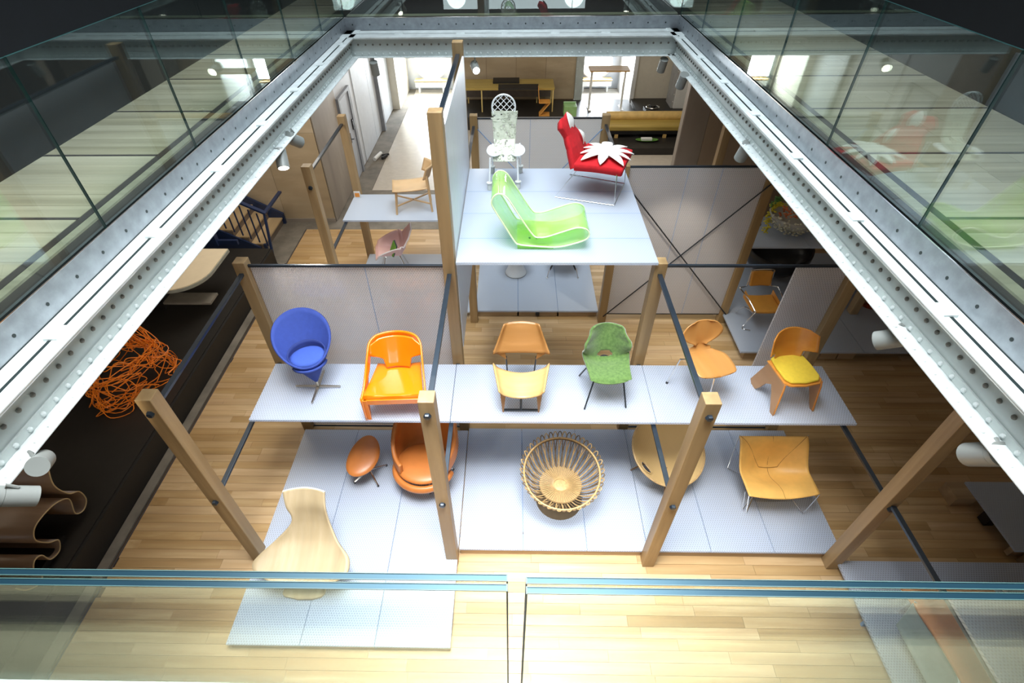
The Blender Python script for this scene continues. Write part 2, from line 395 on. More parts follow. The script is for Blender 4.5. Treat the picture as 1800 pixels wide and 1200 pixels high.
# ------------------------------------------------------------------ upper storey slab with the void
GXL, GXR, GY0, GY1 = -2.93, 2.83, .33, 10.42
cl = slab('ceiling', (-9, GXL - .05, -12.4, 21.45, 3.97, 4.2), CEIL)
struct(MB().box(GXR + .05, 9.3, -12.4, 21.45, 3.97, 4.2).build('ceiling_right', CEIL, smooth=False))
struct(MB().box(GXL - .05, GXR + .05, GY1 + .05, 21.45, 3.97, 4.2).build('ceiling_back', CEIL, smooth=False))
struct(MB().box(GXL - .05, GXR + .05, -12.4, GY0 - .06, 3.97, 4.2).build('ceiling_front', CEIL, smooth=False))
fu = slab('floor_upper', (-9, GXL - .02, -12.4, 21.45, 4.2, ZU - .012), INLAY)
struct(MB().box(GXR + .02, 9.3, -12.4, 21.45, 4.2, ZU - .012).build('floor_upper_right', INLAY, smooth=False))
struct(MB().box(GXL - .02, GXR + .02, GY1 + .03, 21.45, 4.2, ZU - .012).build('floor_upper_back', INLAY, smooth=False))
struct(MB().box(GXL - .02, GXR + .02, -12.4, GY0 - .03, 4.2, ZU - .012).build('floor_upper_front', INLAY, smooth=False))
slab('wall_upper_left', (-4.45, -4.27, -2, 18, ZU, 9.6), DARKW); slab('wall_upper_right', (4.95, 5.1, -2, 18, ZU, 9.6), DARKW)
slab('wall_upper_back', (-4.4, 5.1, 17.5, 17.7, ZU, 9.6), DARKW); slab('wall_upper_front', (-4.4, 5.1, -2.2, -2, ZU, 9.6), DARKW)
slab('ceiling_upper', (-4.5, 5.2, -2.2, 17.7, 9.6, 9.75), UPD)
up = None
for sgn, parent in ((-1, fu), (1, bpy.data.objects['floor_upper_right'])):
    xa, xb = (-4.27, -3.23) if sgn < 0 else (3.13, 4.95)
    nx = 1 if sgn < 0 else 2
    r = 0; y = 1.1
    while y < 17:
        if r % 6 == 0:
            pl = MB().box(min(xa, xb), max(xa, xb), y, y + .03, ZU - .012, ZU + .002).build('inlay_strip', INLAY, parent, smooth=False); y += .03
        jit = rnd.uniform(-.3, .3)
        for k in range(nx):
            L = (xb - xa) / nx
            x0 = xa + k * L + (jit if k else 0); x1 = xa + (k + 1) * L + (0 if k == nx - 1 else jit)
            if up is None: up = MB().box(0, 1, 0, .185, -.012, 0).build('plank', UFLOOR, parent, smooth=False); q = up
            else: q = child(up, parent, (0, 0, 0))
            q.location = (x0, y, ZU); q.scale = ((x1 - x0) - .003, 1, 1)
        y += .1883; r += 1
    bx = (-3.22, -3.16) if sgn < 0 else (3.06, 3.12)
    MB().box(bx[0], bx[1], .3, 10.5, ZU - .012, ZU + .004).build('border_strip', INLAY, parent, smooth=False)
    cx = (-3.155, GXL - .16) if sgn < 0 else (GXR + .14, 3.055)
    MB().box(cx[0], cx[1], .3, 10.5, ZU - .012, ZU + .004).build('edge_board', UFLOOR, parent, smooth=False)
MB().box(GXL, GXR, GY1 + .18, GY1 + .3, ZU - .012, ZU + .004).build('edge_board', UFLOOR, bpy.data.objects['floor_upper_back'], smooth=False)

ff = bpy.data.objects['floor_upper_front']
MB().box(-4.2, 4.9, .02, .25, ZU - .012, ZU).build('edge_board', UFLOOR, ff, smooth=False)
MB().box(-4.2, 4.9, -.06, .0, ZU - .012, ZU + .002).build('border_strip', INLAY, ff, smooth=False)
y = -.08 - .185
while y > -1.95:
    for x0, x1 in ((-4.2, -1.9), (-1.9, .6), (.6, 2.8), (2.8, 4.9)):
        j = rnd.uniform(-.4, .4) * 0
        q = child(up, ff, (x0, y, ZU)); q.scale = (x1 - x0 - .003, 1, 1)
    y -= .1883
# ------------------------------------------------------------------ riveted girders with steel fascia
RIVD = plain('worn_rivet_grey_brown', (.20, .19, .165), .6)
RIV = MB().lathe([(.0165, 0), (.015, .009), (.008, .015), (0, .017)], 8)
def girder(name, label, P0, P1, din, xs, riv_web, riv_ang, slots, rows=1):
    """P0->P1 run along the fascia; din = unit vector into the void; xs = offsets (fascia 0): flange edge, web, foot edge"""
    P0, P1, din = Vector((*P0, 0)), Vector((*P1, 0)), Vector((*din, 0)); run = (P1 - P0); L = run.length; run.normalize()
    t = thing(name, label, 'girder', (P0.x, P0.y, 0))
    fe, we, ft, zw, zf = xs
    def bx(mb, a0, a1, d0, d1, z0, z1):
        c = run * ((a0 + a1) / 2) + din * ((d0 + d1) / 2); c.z = (z0 + z1) / 2
        return mb.obox(c, (a1 - a0, d1 - d0, z1 - z0), Matrix((run, din, ZZ)).transposed())
    f = bx(bx(MB(), 0, L, 0, .014, 4.15, ZU + .004), 0, L, -.055, .0, ZU - .02, ZU + .0).build('steel_fascia', FASC, t, smooth=False)
    bx(MB(), 0, L, -.012, .012, ZU + .004, ZU + .012).build('fascia_lip', CHROME, t, smooth=False)
    bx(MB(), 0, L, .014, fe * .52, 4.10, 4.145).build('top_flange', WHITE_ST, t, smooth=False)
    bx(MB(), 0, L, fe * .52 + .022, fe, 4.138, 4.152).build('cover_plate', WHITE_ST, t, smooth=False, bev=.004)
    bx(MB(), 0, L, fe * .52, fe * .52 + .022, 4.09, 4.151).build('slot_shadow_gap', HOLE, t, smooth=False)
    bx(MB(), 0, L, .014, .019, 4.14, 4.149).build('fascia_joint', HOLE, t, smooth=False)
    for a, b in slots:
        bx(MB(), a, b, fe * .52 - .03, fe * .52 + .06, 4.118, 4.166).build('bridge_block', WHITE_ST, t, smooth=False, bev=.004)
    bx(MB(), 0, L, we - .02, we, zf, 4.135).build('web_plate', WHITE_OLD, t, smooth=False)
    bx(MB(), 0, L, we, fe - .004, 4.126, 4.137).build('top_angle', WHITE_ST, t, smooth=False)
    bx(MB(), 0, L, we, we + .014, zf, zw).build('foot_angle', WHITE_OLD, t, smooth=False, bev=.003)
    bx(MB(), 0, L, we - .1, ft, zf - .012, zf).build('foot_flange', WHITE_ST, t, smooth=False, bev=.003)
    rot = din.to_track_quat('Z', 'Y').to_euler()
    # holes in the fascia
    h0 = None; a = .13
    while a < L:
        p = run * a + din * .0145; p.z = 4.233
        if h0 is None: h0 = MB().lathe([(.0125, 0), (.0125, .0015), (0, .0015)], 10).build('bolt_hole', HOLE, t); q = h0
        else: q = child(h0, t, (0, 0, 0))
        q.location = p; q.rotation_euler = rot; a += .3
    r0 = None; n = 0
    for (z, off, sp, a0, a1) in riv_web + riv_ang:
        a = a0 * L
        while a < a1 * L - .02 and n < 296:
            p = run * (a + .03) + din * off; p.z = z
            web = (z, off, sp, a0, a1) in riv_web
            if r0 is None: r0 = {}
            if web not in r0: r0[web] = q = RIV.build('rivet', RIVD if web else WHITE_ST, t)
            else: q = child(r0[web], t, (0, 0, 0))
            q.location = p; q.rotation_euler = rot; a += sp; n += 1
    # rivets on the foot flange, seen from above
    k = 0; a = .08; mbr = MB()
    while a < L:
        p = run * a + din * ((we + ft) / 2 + .02); p.z = zf
        mbr.lathe([(.015, 0), (.013, .008), (0, .012)], 6, tuple(p)); a += .115
    o = mbr.build('flange_rivets', WHITE_ST, t); o['kind'] = 'stuff'
    return t
sl = []
a = .8
while a < 9.6: sl.append((a, a + .13)); a += 1.18
def sl_fn(shift): return [(x + shift, y + shift) for x, y in sl]
girder('steel_girder', 'long riveted white girder with steel fascia along the left of the void', (GXL, .3), (GXL, GY1), (1, 0), (.25, .14, .262, 3.905, 3.845),
       [(3.995, .14, .118, 0, 1), (4.06, .14, .118, .35, .62)], [(3.873, .154, .115, 0, 1)], sl_fn(0))
girder('steel_girder', 'long riveted white girder with steel fascia along the right of the void', (GXR, .3), (GXR, GY1), (-1, 0), (.21, .09, .215, 3.905, 3.85),
       [(3.99, .09, .118, 0, 1), (4.06, .09, .118, .35, .62)], [(3.876, .104, .115, 0, 1)], sl_fn(.25))
girder('steel_girder', 'short riveted white girder across the far end of the void', (GXL, GY1), (GXR, GY1), (0, -1), (.55, .44, .53, 3.93, 3.85),
       [(4.02, .44, .125, 0, 1)], [(3.89, .454, .12, .03, .97)], [(.9, 1.05), (1.95, 2.1), (2.72, 2.82), (3.55, 3.7), (4.4, 4.55)])
girder('steel_girder', 'riveted white girder below the near railing', (GXR, GY0 + .03), (GXL, GY0 + .03), (0, 1), (.15, .08, .14, 3.93, 3.86), [], [], [])
# ------------------------------------------------------------------ glass railings
def pane(label, x0, x1, y0, y1, z0, z1, axis, plies=2):
    t = thing('glass_panel', label, 'glass railing', ((x0 + x1) / 2, (y0 + y1) / 2, z0))
    if plies == 1:
        X, Y, Z = (x1 - x0) / 2, (y1 - y0) / 2, z1 - z0
        mats = [1, 1, 1, 1, 0, 0] if axis == 'x' else [1, 1, 0, 0, 1, 1]
        MB().box(-X, X, -Y, Y, 0, Z, mats=mats).build('glass_ply', [GLASS, GEDGE], t, smooth=False)
    else:
        X, Y, Z = (x1 - x0) / 2, (y1 - y0) / 2, z1 - z0
        for a, b in ((-Y, -Y + .0105), (Y - .0105, Y)):
            MB().box(-X, X, a, b, 0, Z - .002, mats=[1, 2, 0, 0, 1, 1]).build('glass_ply', [GLASSF, GEDGE, GTOP], t, smooth=False, bev=0)
            for yy in (a, b - .0012):
                MB().box(-X, X, yy, yy + .0012, Z - .0025, Z - .0008).build('edge_line', GEDGE, t, smooth=False)
        for xx in (-X, X - .0018):
            for a, b in ((-Y, -Y + .0105), (Y - .0105, Y)):
                MB().box(xx - .0004, xx + .0018, a - .0004, b + .0004, 0, Z - .001).build('edge_line', GEDGE, t, smooth=False)
        MB().box(-X, X - .002, -Y + .0105, Y - .0105, 0, Z - .012, mats=[1, 2, 0, 0, 1, 1]).build('interlayer', [GLASSF, GEDGE, CHROME], t, smooth=False)
    return t
ordn = ['first', 'second', 'third', 'fourth', 'fifth', 'sixth', 'seventh', 'eighth', 'ninth']
for sx, nm in ((GXL, 'left'), (GXR, 'right')):
    ys = [.42, 1.84, 3.30, 4.76, 6.22, 7.67, 9.1, GY1]
    for i in range(7):
        pane('clear glass railing pane on the %s side, %s from the near end' % (nm, ordn[i]), sx - .021 if sx < 0 else sx + .001, sx - .001 if sx < 0 else sx + .021, ys[i] + .004, ys[i + 1] - .004, ZU - .03, ZU + 1.1, 'x', 1)
xs = [GXL, -1.9, -.46, .98, 1.93, GXR]
for i in range(5):
    pane('clear glass railing pane across the far end, %s from the left' % ordn[i], xs[i] + .004, xs[i + 1] - .004, GY1, GY1 + .02, ZU - .03, ZU + 1.1, 'y', 1)
pane('near railing pane left of the gap, two bluish plies on top', -2.9, -.0055, .3135, .3385, ZU - .05, 5.43, 'y')
pane('near railing pane right of the gap, two bluish plies on top', .0215, 2.8, .311, .336, ZU - .05, 5.428, 'y')

# ------------------------------------------------------------------ display scaffold: posts, rails, shelves, panels
PX = [-3.097, -.72, 1.653, 3.858, 6.2]; PY = [2.9, 4.956, 7.52, 9.66]
KNOB = MB().lathe([(.034, 0), (.034, .02), (.026, .032), (0, .034)], 6)
knob0 = None
def post(xi, yi, h, label, knobs=()):
    global knob0
    t = thing('timber_post', label, 'post', (PX[xi], PY[yi], 0))
    MB().box(-.069, .069, -.07, .07, 0, h).build('oak_beam', OAK, t, smooth=False, bev=.007)
    for kz, kx in knobs:
        if knob0 is None: knob0 = KNOB.build('bolt_knob', BAR, t); q = knob0
        else: q = child(knob0, t, (0, 0, 0))
        if kx: q.location = (kx * .069, 0, kz); q.rotation_euler = (0, kx * PI / 2, 0)
        else: q.location = (0, -.07, kz); q.rotation_euler = (PI / 2, 0, 0)
    return t
K = ((2.82, 0), (1.40, 0))
post(0, 0, 2.985, 'front oak post leaning into view at the far left, beside the pale plywood lounge', K)
post(1, 0, 2.985, 'front oak post standing beside the glossy orange armchair', K)
post(2, 0, 2.985, 'front oak post right of the rattan basket chair', K)
post(3, 0, 2.985, 'front oak post at the right corner beyond the tan sling chair', K)
post(4, 0, 2.985, 'front oak post cut by the right edge of the picture')
post(0, 1, 2.985, 'oak post at the left end of the panel behind the blue cone chair')
post(1, 1, 4.594, 'tall oak post nearer of the two carrying the white side panel')
post(2, 1, 2.985, 'oak post behind the green chair, at the corner of the top shelf')
post(3, 1, 2.985, 'oak post right of the plywood chair with yellow cushion')
post(0, 2, 2.985, 'oak post by the stairs, nearer of the two joined by a dark rail', ((2.66, 0), (1.1, 0)))
post(1, 2, 4.594, 'tall oak post farther of the two carrying the white side panel')
post(2, 2, 2.985, 'oak post at the left end of the cross-braced panel')
post(3, 2, 2.985, 'oak post at the right end of the cross-braced panel', ((2.0, 1),))
post(0, 3, 2.985, 'farthest oak post on the left, in front of the grey door')
post(1, 3, 2.985, 'oak post at the left end of the far panel behind the white lace chair')
post(2, 3, 2.985, 'oak post at the right end of the far panel, behind the red chair')
post(3, 3, 2.985, 'oak post against the brown panelled wall at right')
post(4, 2, 2.985, 'oak post hidden under the right girder')
def rail(label, p, q, wdt=.05, mat=BAR, cat='rail', name='steel_rail'):
    return tag(MB().bar(p, q, wdt, .032 if wdt > .04 else wdt).build(name, mat, None, smooth=False, bev=.003), label, cat)
sides = ['far left', 'inner left', 'inner right', 'far right']
for i, x in enumerate(PX[:4]):
    rail('upper dark rail from front to back on the %s side of the display' % sides[i], (x, 2.98, 2.82), (x, 4.88, 2.84))
    rail('lower dark rail under the middle shelf on the %s side' % sides[i], (x, 2.98, 1.42), (x, 4.88, 1.42))
rail('dark rail running forward from the right front post towards the viewer', (3.858, 2.82, 1.45), (3.858, .7, 1.45))
rail('dark rail between the two left posts by the grey door', (PX[0], 7.6, 2.85), (PX[0], 9.58, 2.85))
rail('dark rail under the small left shelf with the wooden chair', (PX[0], 7.6, 1.43), (PX[0], 9.58, 1.43))
rail('slanting blue-grey rail on top of the tall white side panel', (PX[1] + .0, 5.03, 4.45), (PX[1] + .0, 7.44, 4.45))
rail('dark rail down from the far right post of the far panel', (PX[2], 7.6, 2.8), (PX[2], 9.58, 2.82))
rail('short dark rail between the far left inner posts', (PX[1], 7.6, 2.8), (PX[1], 9.58, 2.8))
rail('thin dark top rail of the left panel behind the blue chair', (-3.03, 4.956, 2.91), (-.79, 4.956, 2.91), .03)
rail('thin dark bottom rail of the left panel behind the blue chair', (-3.03, 4.956, .03), (-.79, 4.956, .03), .022)
rail('thin dark top rail right of the green chair post', (1.72, 4.956, 2.915), (3.79, 4.956, 2.915), .03)
rail('thin dark bottom rail behind the tan sling chair', (1.72, 4.956, .05), (3.79, 4.956, .05), .022)
rail('thin dark top rail of the cross-braced panel', (1.72, 7.52, 2.95), (3.79, 7.52, 2.95), .028)
rail('thin dark bottom rail of the cross-braced panel', (1.72, 7.52, .17), (3.79, 7.52, .17), .022)
rail('thin dark top rail of the far panel', (-.65, 9.66, 2.92), (1.58, 9.66, 2.92), .03)
for a, b, nm in (((1.66, 7.43, .17), (3.88, 7.43, 2.75), 'rising to the right'), ((1.66, 7.44, 2.75), (3.93, 7.44, .17), 'falling to the right')):
    tag(MB().cyl(a, b, .011, 8).build('brace_rod', BLKROD), 'thin black diagonal brace rod %s across the panel' % nm, 'brace')
for a, b, nm in (((-.65, 9.6, 2.75), (1.6, 9.6, .3), 'falling'), ((-.65, 9.59, .3), (1.6, 9.59, 2.75), 'rising')):
    tag(MB().cyl(a, b, .009, 8).build('brace_rod', JOIST), 'grey diagonal brace rod %s to the right on the far panel' % nm, 'brace')
def shelf(name, label, x0, x1, y0, y1, z, cuts, mat=POLY, joists=True, feet=(), t_=.032):
    t = thing(name, label, 'platform' if z < .6 else 'shelf', (0, 0, 0))
    cs = [x0] + list(cuts) + [x1]
    for a, b in zip(cs, cs[1:]):
        MB().box(a + .004, b - .004, y0, y1, z - t_, z).build('cellular_sheet', mat, t, smooth=False)
    return t
def joists(t, xs, ys, x0, x1, y0, y1, z0, z1, mat=JOIST, wd=.03):
    for x in xs: MB().box(x - wd / 2, x + wd / 2, y0, y1, z0, z1).build('joist', mat, t, smooth=False)
    for y in ys: MB().box(x0, x1, y - wd / 2, y + wd / 2, z0, z1).build('cross_joist', mat, t, smooth=False)
ms = shelf('display_shelf', 'long translucent middle shelf carrying the blue, orange, plywood and green chairs', -3.07, 3.93, 3.81, 4.745, 1.55, (PX[1], PX[2]))
ts = shelf('display_shelf', 'high translucent top shelf carrying the green acrylic and red chairs', -.635, 1.6, 4.84, 7.28, 3.03, (), POLYS)
for y in (5.35, 5.95, 6.55): MB().box(-.63, 1.595, y, y + .006, 2.99, 3.0305).build('joint_line', JOIST, ts, smooth=False)
ls = shelf('display_shelf', 'small translucent left shelf carrying the pale wooden chair', -3.14, -.79, 8.57, 9.6, 1.5, (), POLYS)
shelf('display_shelf', 'translucent right shelf carrying the flower-covered chair', 3.93, 6.3, 7.66, 8.7, 1.5, (5.0,), POLYS)
shelf('display_shelf', 'translucent shelf above the orange chaise in the right corner', 3.80, 6.3, .7, 1.885, 1.55, ())
lp = shelf('display_platform', 'low translucent platform carrying the tan leather, rattan and basket chairs', -.645, 3.99, 2.965, 4.83, .14, (.14, .92, PX[2], 2.42, 3.18))
joists(lp, (.14, .92, 2.42, 3.18), (3.2, 4.55), -.63, 3.97, 2.98, 4.82, 0, .105)
MB().box(-.63, 3.97, 2.975, 3.0, 0, .1).build('timber_skirt', OAKX, lp, smooth=False)
lq = shelf('display_platform', 'low translucent platform at the left with the pale plywood lounge', -3.08, -.65, 1.865, 4.79, .14, (-2.28, -1.47))
joists(lq, (-2.28, -1.47), (2.2, 3.2, 4.5), -3.06, -.66, 1.88, 4.78, 0, .105)
MB().box(-3.06, -.66, 1.88, 1.905, 0, .1).box(-.69, -.66, 1.9, 2.95, 0, .1).build('timber_skirt', OAKX, lq, smooth=False)
lr = shelf('display_platform', 'low white platform under the high shelf with pedestal stool', -.70, 1.60, 7.63, 9.58, .14, (.1, .85), POLYS)
joists(lr, (.1, .85), (8.0, 8.5), -.68, 1.58, 7.65, 9.56, 0, .105)
MB().box(-.68, 1.58, 7.65, 7.68, 0, .1).build('timber_skirt', OAKX, lr, smooth=False)
MB().box(.43, .5, 7.62, 7.66, .03, .09).build('cable_plug', BLK, lr, smooth=False)
ll = shelf('display_platform', 'low grey platform at the left under the pink chair', -3.1, -.8, 7.6, 9.58, .14, (), POLYS)
joists(ll, (-2.4, -1.5), (8.2, 9.2), -3.08, -.82, 7.62, 9.56, 0, .105)
rm = shelf('display_platform', 'low grey platform at right under the tubular tan armchair', 3.84, 7.9, 6.44, 9.5, .22, (5.9,), POLYS)
for x in (3.95, 5.25, 5.55, 7.2): MB().box(x, x + .28, 6.5, 6.6, 0, .185).build('block_foot', OAKX, rm, smooth=False)
rq = shelf('display_platform', 'low grey platform at the right edge on timber blocks', 6.0, 8.6, 2.98, 3.93, .22, (), POLYS)
MB().box(5.78, 6.05, 3.7, 3.95, 0, .185).box(6.02, 8.5, 3.0, 3.06, .05, .185).build('block_foot', OAKX, rq, smooth=False)
MB().box(6.0, 6.12, 3.4, 3.52, .04, .185).build('cable_box', BLK, rq, smooth=False)
lc = shelf('display_platform', 'low translucent platform under the orange chaise at bottom right', 3.88, 6.3, .6, 2.87, .14, ())
joists(lc, (4.7, 5.5), (1.2, 2.2), 3.9, 6.28, .62, 2.85, 0, .105)
def upright(label, b, mat=POLYV, seams=()):
    t = thing('upright_panel', label, 'panel', (0, 0, 0)); MB().box(*b).build('cellular_sheet', mat, t, smooth=False)
    for s in seams: MB().box(*s).build('sheet_seam', JOIST, t, smooth=False)
    return t
upright('translucent honeycomb panel behind the blue cone chair and orange armchair', (-3.02, -.80, 4.965, 4.99, .05, 2.89), POLYV, [(-1.7, -1.694, 4.962, 4.966, .05, 2.89)])
upright('narrow translucent panel behind the plywood chair with yellow cushion', (3.2, 3.785, 4.965, 4.99, .08, 2.89))
upright('translucent honeycomb panel with black crossed braces', (1.73, 3.785, 7.5, 7.525, .19, 2.93), POLYV, [(2.6, 2.606, 7.497, 7.5, .19, 2.93), (3.1, 3.106, 7.497, 7.5, .19, 2.93)])
upright('far translucent panel behind the white lace chair', (-.64, 1.58, 9.65, 9.675, .2, 2.9), honeycomb('cellular_sheet_far', (.80, .80, .80), .12, .22), [(.3, .306, 9.645, 9.65, .2, 2.9)])
upright('tall smooth white side panel between the two tall posts', (-.665, -.645, 5.03, 7.44, 1.6, 4.44), plain('white_laminate', (.70, .74, .80), .35, var=.03))
tag(MB().box(-.9, -.72, 9.6, 9.64, 1.2, 2.9).build('grey_blade', JOIST, smooth=False), 'grey strip fixed to the far left post behind the tall panel', 'strip') if False else None

# ------------------------------------------------------------------ left side: plinth, stairs, table, bench
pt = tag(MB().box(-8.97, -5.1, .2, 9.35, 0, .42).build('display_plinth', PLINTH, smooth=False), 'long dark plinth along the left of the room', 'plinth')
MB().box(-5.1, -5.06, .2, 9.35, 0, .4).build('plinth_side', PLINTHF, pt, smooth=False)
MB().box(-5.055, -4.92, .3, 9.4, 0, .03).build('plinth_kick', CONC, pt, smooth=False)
st = thing('staircase', 'short staircase with light wooden treads and navy railing at back left', 'stairs', (0, 0, 0))
TREAD = wood('pale_tread', (.62, .45, .25), (.72, .55, .33), (14, 1, 14))
RIS = plain('riser_grey_brown', (.20, .16, .13), .7)
for i in range(7):
    x1 = -5.5 - i * .30; z = .17 * (i + 1)
    MB().box(x1 - .33, x1 + .0, 9.95, 11.12, z - .03, z).build('tread', TREAD, st, smooth=False)
    MB().box(x1 - .33, x1 - .02, 9.95, 11.12, z - .17, z - .03).build('riser', RIS, st, smooth=False)
MB().box(-5.52, -5.46, 9.9, 9.95, .0, .18).box(-7.6, -5.48, 11.125, 11.2, 0, .25).build('side_plate', NAVY, st, smooth=False)
MB().prism([(-5.46, 0), (-5.46, .26), (-7.56, 1.47), (-7.56, 1.2)], lambda a, b, t: (a, t, b), 11.13, 11.19).build('stringer', NAVY, st, smooth=False)
MB().prism([(-5.6, 0), (-5.6, .10), (-7.7, 1.28), (-7.7, 0)], lambda a, b, t: (a, t, b), 9.90, 9.94).build('stringer', NAVY, st, smooth=False)
rb = MB(); rb.bar((-5.25, 9.62, 0), (-5.25, 9.90, .95), .045, .045); rb.build('newel_post', NAVY, st, smooth=False)
MB().bar((-5.22, 9.9, .93), (-6.9, 9.9, 1.85), .09, .04).bar((-5.25, 9.92, .93), (-5.25, 10.9, .93), .07, .04).build('handrail', NAVY, st, smooth=False)
b0 = None
for i in range(10):
    x = -5.42 - i * .155; z0 = .1 + (i) * .085; h = .78
    q = MB().box(-.012, .012, -.012, .012, 0, h).build('baluster', NAVY, st, smooth=False) if b0 is None else child(b0, st, (0, 0, 0))
    b0 = b0 or q; q.location = (x, 9.9, z0 + .05)
MB().box(-7.2, -6.15, 9.3, 9.42, .5, .86).box(-6.15, -5.75, 9.36, 9.42, .5, .6).build('guard_panel', NAVY, st, smooth=False)
# cream table
tb = thing('cream_table', 'cream topped table with rounded corner and grey edge on the dark plinth', 'table', (0, 0, 0))
pl = [(-8.6, 8.24), (-5.29, 8.24)] + [(-5.29 - .55 + .55 * math.cos(a), 7.55 - .6 * math.sin(a)) for a in [PI / 2 * i / 10 for i in range(11)]] + [(-8.6, 6.95)]
TOPC = plain('cream_laminate', (.88, .76, .56), .4, var=.03)
MB().prism(pl, lambda a, b, t: (a, b, t), 1.06, 1.10).build('tabletop', TOPC, tb, smooth=False)
MB().prism([(a + (.012 if a > -8 else 0), b + (.004 if b > 8 else -.006)) for a, b in pl], lambda a, b, t: (a, b, t), 1.03, 1.085).build('edge_band', plain('grey_green_edge', (.33, .36, .33), .5), tb, smooth=False)
MB().box(-6.2, -5.35, 7.2, 7.5, .6, .64).build('lower_shelf', plain('grey_shelf_board', (.3, .28, .24), .5), tb, smooth=False)
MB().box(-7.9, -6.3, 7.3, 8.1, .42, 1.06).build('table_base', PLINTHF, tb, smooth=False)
# wavy plywood bench
WAL = wood('walnut_veneer', (.20, .125, .075), (.30, .20, .13), (1, 9, 9), .35)
wvp = spl([(0, 3.30, 1.32), (0, 3.2, 1.10), (0, 3.24, .86), (0, 3.34, .74), (0, 3.33, .58), (0, 3.22, .52), (0, 3.13, .60), (0, 3.20, .80), (0, 3.08, .92), (0, 2.9, .97), (0, 2.74, .96), (0, 2.66, .85), (0, 2.72, .68), (0, 2.80, .58), (0, 2.72, .48), (0, 2.60, .52), (0, 2.58, .66), (0, 2.50, .70), (0, 2.42, .62), (0, 2.44, .50), (0, 2.34, .46), (0, 2.24, .56), (0, 2.2, .7)], 5)
bn = thing('wavy_bench', 'undulating walnut plywood bench on the dark plinth at lower left', 'bench', (-5.25, 0, 0))
n = len(wvp)
MB().grid(lambda u, v: (-2.6 + 2.6 * u, wvp[min(n - 1, int(round(v * (n - 1))))].y, wvp[min(n - 1, int(round(v * (n - 1))))].z), 2, n - 1).build('bent_sheet', WAL, bn, solid=.014, angle=60)
MB().tube([(.004, p.y, p.z) for p in wvp], .0075, 6).build('edge_strip', plain('pale_ply_edge', (.5, .38, .2), .5), bn)
MB().box(-2.4, -.05, 2.5, 2.9, .42, .5).build('support', PLINTHF, bn, smooth=False)
# orange wire chair
wr_ = random.Random(3)
wc_ = thing('wire_chair', 'tangled orange wire armchair sculpture on the dark plinth', 'chair', (-5.92, 5.5, .432))
wc_.scale = (1.15, 1.15, 1.15)
WIRE = plain('orange_wire', (.95, .26, .02), .4)
def hull(u, v):     # armchair-like body surface
    a = u * 2 * PI
    r = .52 + .1 * math.sin(3 * a)
    x, y = r * math.cos(a), r * .95 * math.sin(a)
    back = max(0, math.cos(a - 2.0)) ** 1.2
    return Vector((x * (1 - .18 * v), y * (1 - .18 * v), v * (.38 + .55 * back)))
for k in range(62):
    u, v = wr_.random(), wr_.random()
    pts = []
    ru, rv_ = wr_.uniform(.05, .16), wr_.uniform(.15, .5); ph = wr_.random() * 6
    for i in range(7):
        a = 2 * PI * i / 7 + ph
        p = hull(u + ru * math.cos(a) * wr_.uniform(.6, 1.3), max(0.0, min(1.05, v + rv_ * math.sin(a) * wr_.uniform(.6, 1.3))))
        if k % 3 == 0: p = Vector((p.x * .75, p.y * .75, .36 + .1 * wr_.random()))
        p += Vector([wr_.uniform(-.085, .085) for _ in range(3)]); p.z = max(.012, p.z)
        pts.append(p)
    MB().tube(spl(pts, 5, True), .0062, 5, True).build('wire_loop', WIRE, wc_)

# ------------------------------------------------------------------ chairs on the middle shelf
SZ = 1.552
BLUE = plain('blue_wool', (.035, .07, .33), .85, var=.08, scale=20, bmp=.2); BLUEL = plain('bright_blue_wool', (.05, .11, .48), .85, var=.05, scale=20, bmp=.2)
def cone_chair():
    t = thing('cone_chair', 'blue upholstered cone shaped chair with round seat on a steel star base', 'chair', (-2.39, 4.33, SZ), math.radians(24))
    al = math.radians(7); ax = Vector((0, math.sin(al), math.cos(al))); ex = Vector((1, 0, 0)); ey = ax.cross(ex) * 1.0   # ey points to the back
    if ey.y < 0: ey = -ey
    ap = Vector((0, 0, .10)); ha = math.radians(29)
    def P(phi, L, off=0):   # phi 0 = front
        h = (ex * math.sin(phi) - ey * math.cos(phi)); k = .47; hb = math.radians(43)
        d = ax * math.cos(ha) + h * math.sin(ha)
        return ap + d * L
    def rim(phi):
        q = .5 - .5 * math.cos(phi); return .42 + .50 * q ** 1.35
    MB().grid(lambda u, v: P(u * 2 * PI, lerp(.015, rim(u * 2 * PI), v)), 64, 14, closeu=True).build('shell', BLUE, t, solid=.022, angle=60)
    # padded seat disc across the cone
    c = ap + ax * .385; mb = MB()
    prof = [(0, .03), (.15, .03), (.185, .022), (.20, 0), (.195, -.03), (0, -.03)]
    mb.grid(lambda u, v: c + (ex * math.cos(u * 2 * PI) + ey * math.sin(u * 2 * PI)) * prof[int(round(v * 5))][0] + ax * prof[int(round(v * 5))][1], 40, 5, closeu=True)
    mb.build('seat_cushion', BLUEL, t, angle=60)
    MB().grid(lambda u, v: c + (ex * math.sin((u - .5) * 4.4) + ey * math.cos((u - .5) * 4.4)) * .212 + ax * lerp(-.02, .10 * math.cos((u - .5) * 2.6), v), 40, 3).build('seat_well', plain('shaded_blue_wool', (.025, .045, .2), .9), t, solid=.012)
    MB().grid(lambda u, v: P((u - .5) * 2.9, lerp(.36, .40, v)) + Vector((0, -.04 * v, -.02)), 24, 2).build('front_lip', BLUE, t, solid=.03, angle=70)
    b = MB().cyl((0, 0, .02), (0, 0, .13), .016)
    b.build('stem', STEEL, t)
    for k in range(4):
        a = -math.radians(24) + k * PI / 2
        MB().prism([(0, -.018), (.275, -.009), (.275, .009), (0, .018)], lambda p, q, z: (p * math.cos(a) - q * math.sin(a), p * math.sin(a) + q * math.cos(a), z), .012, .028).build('star_leg', STEEL, t, smooth=False)
    return t
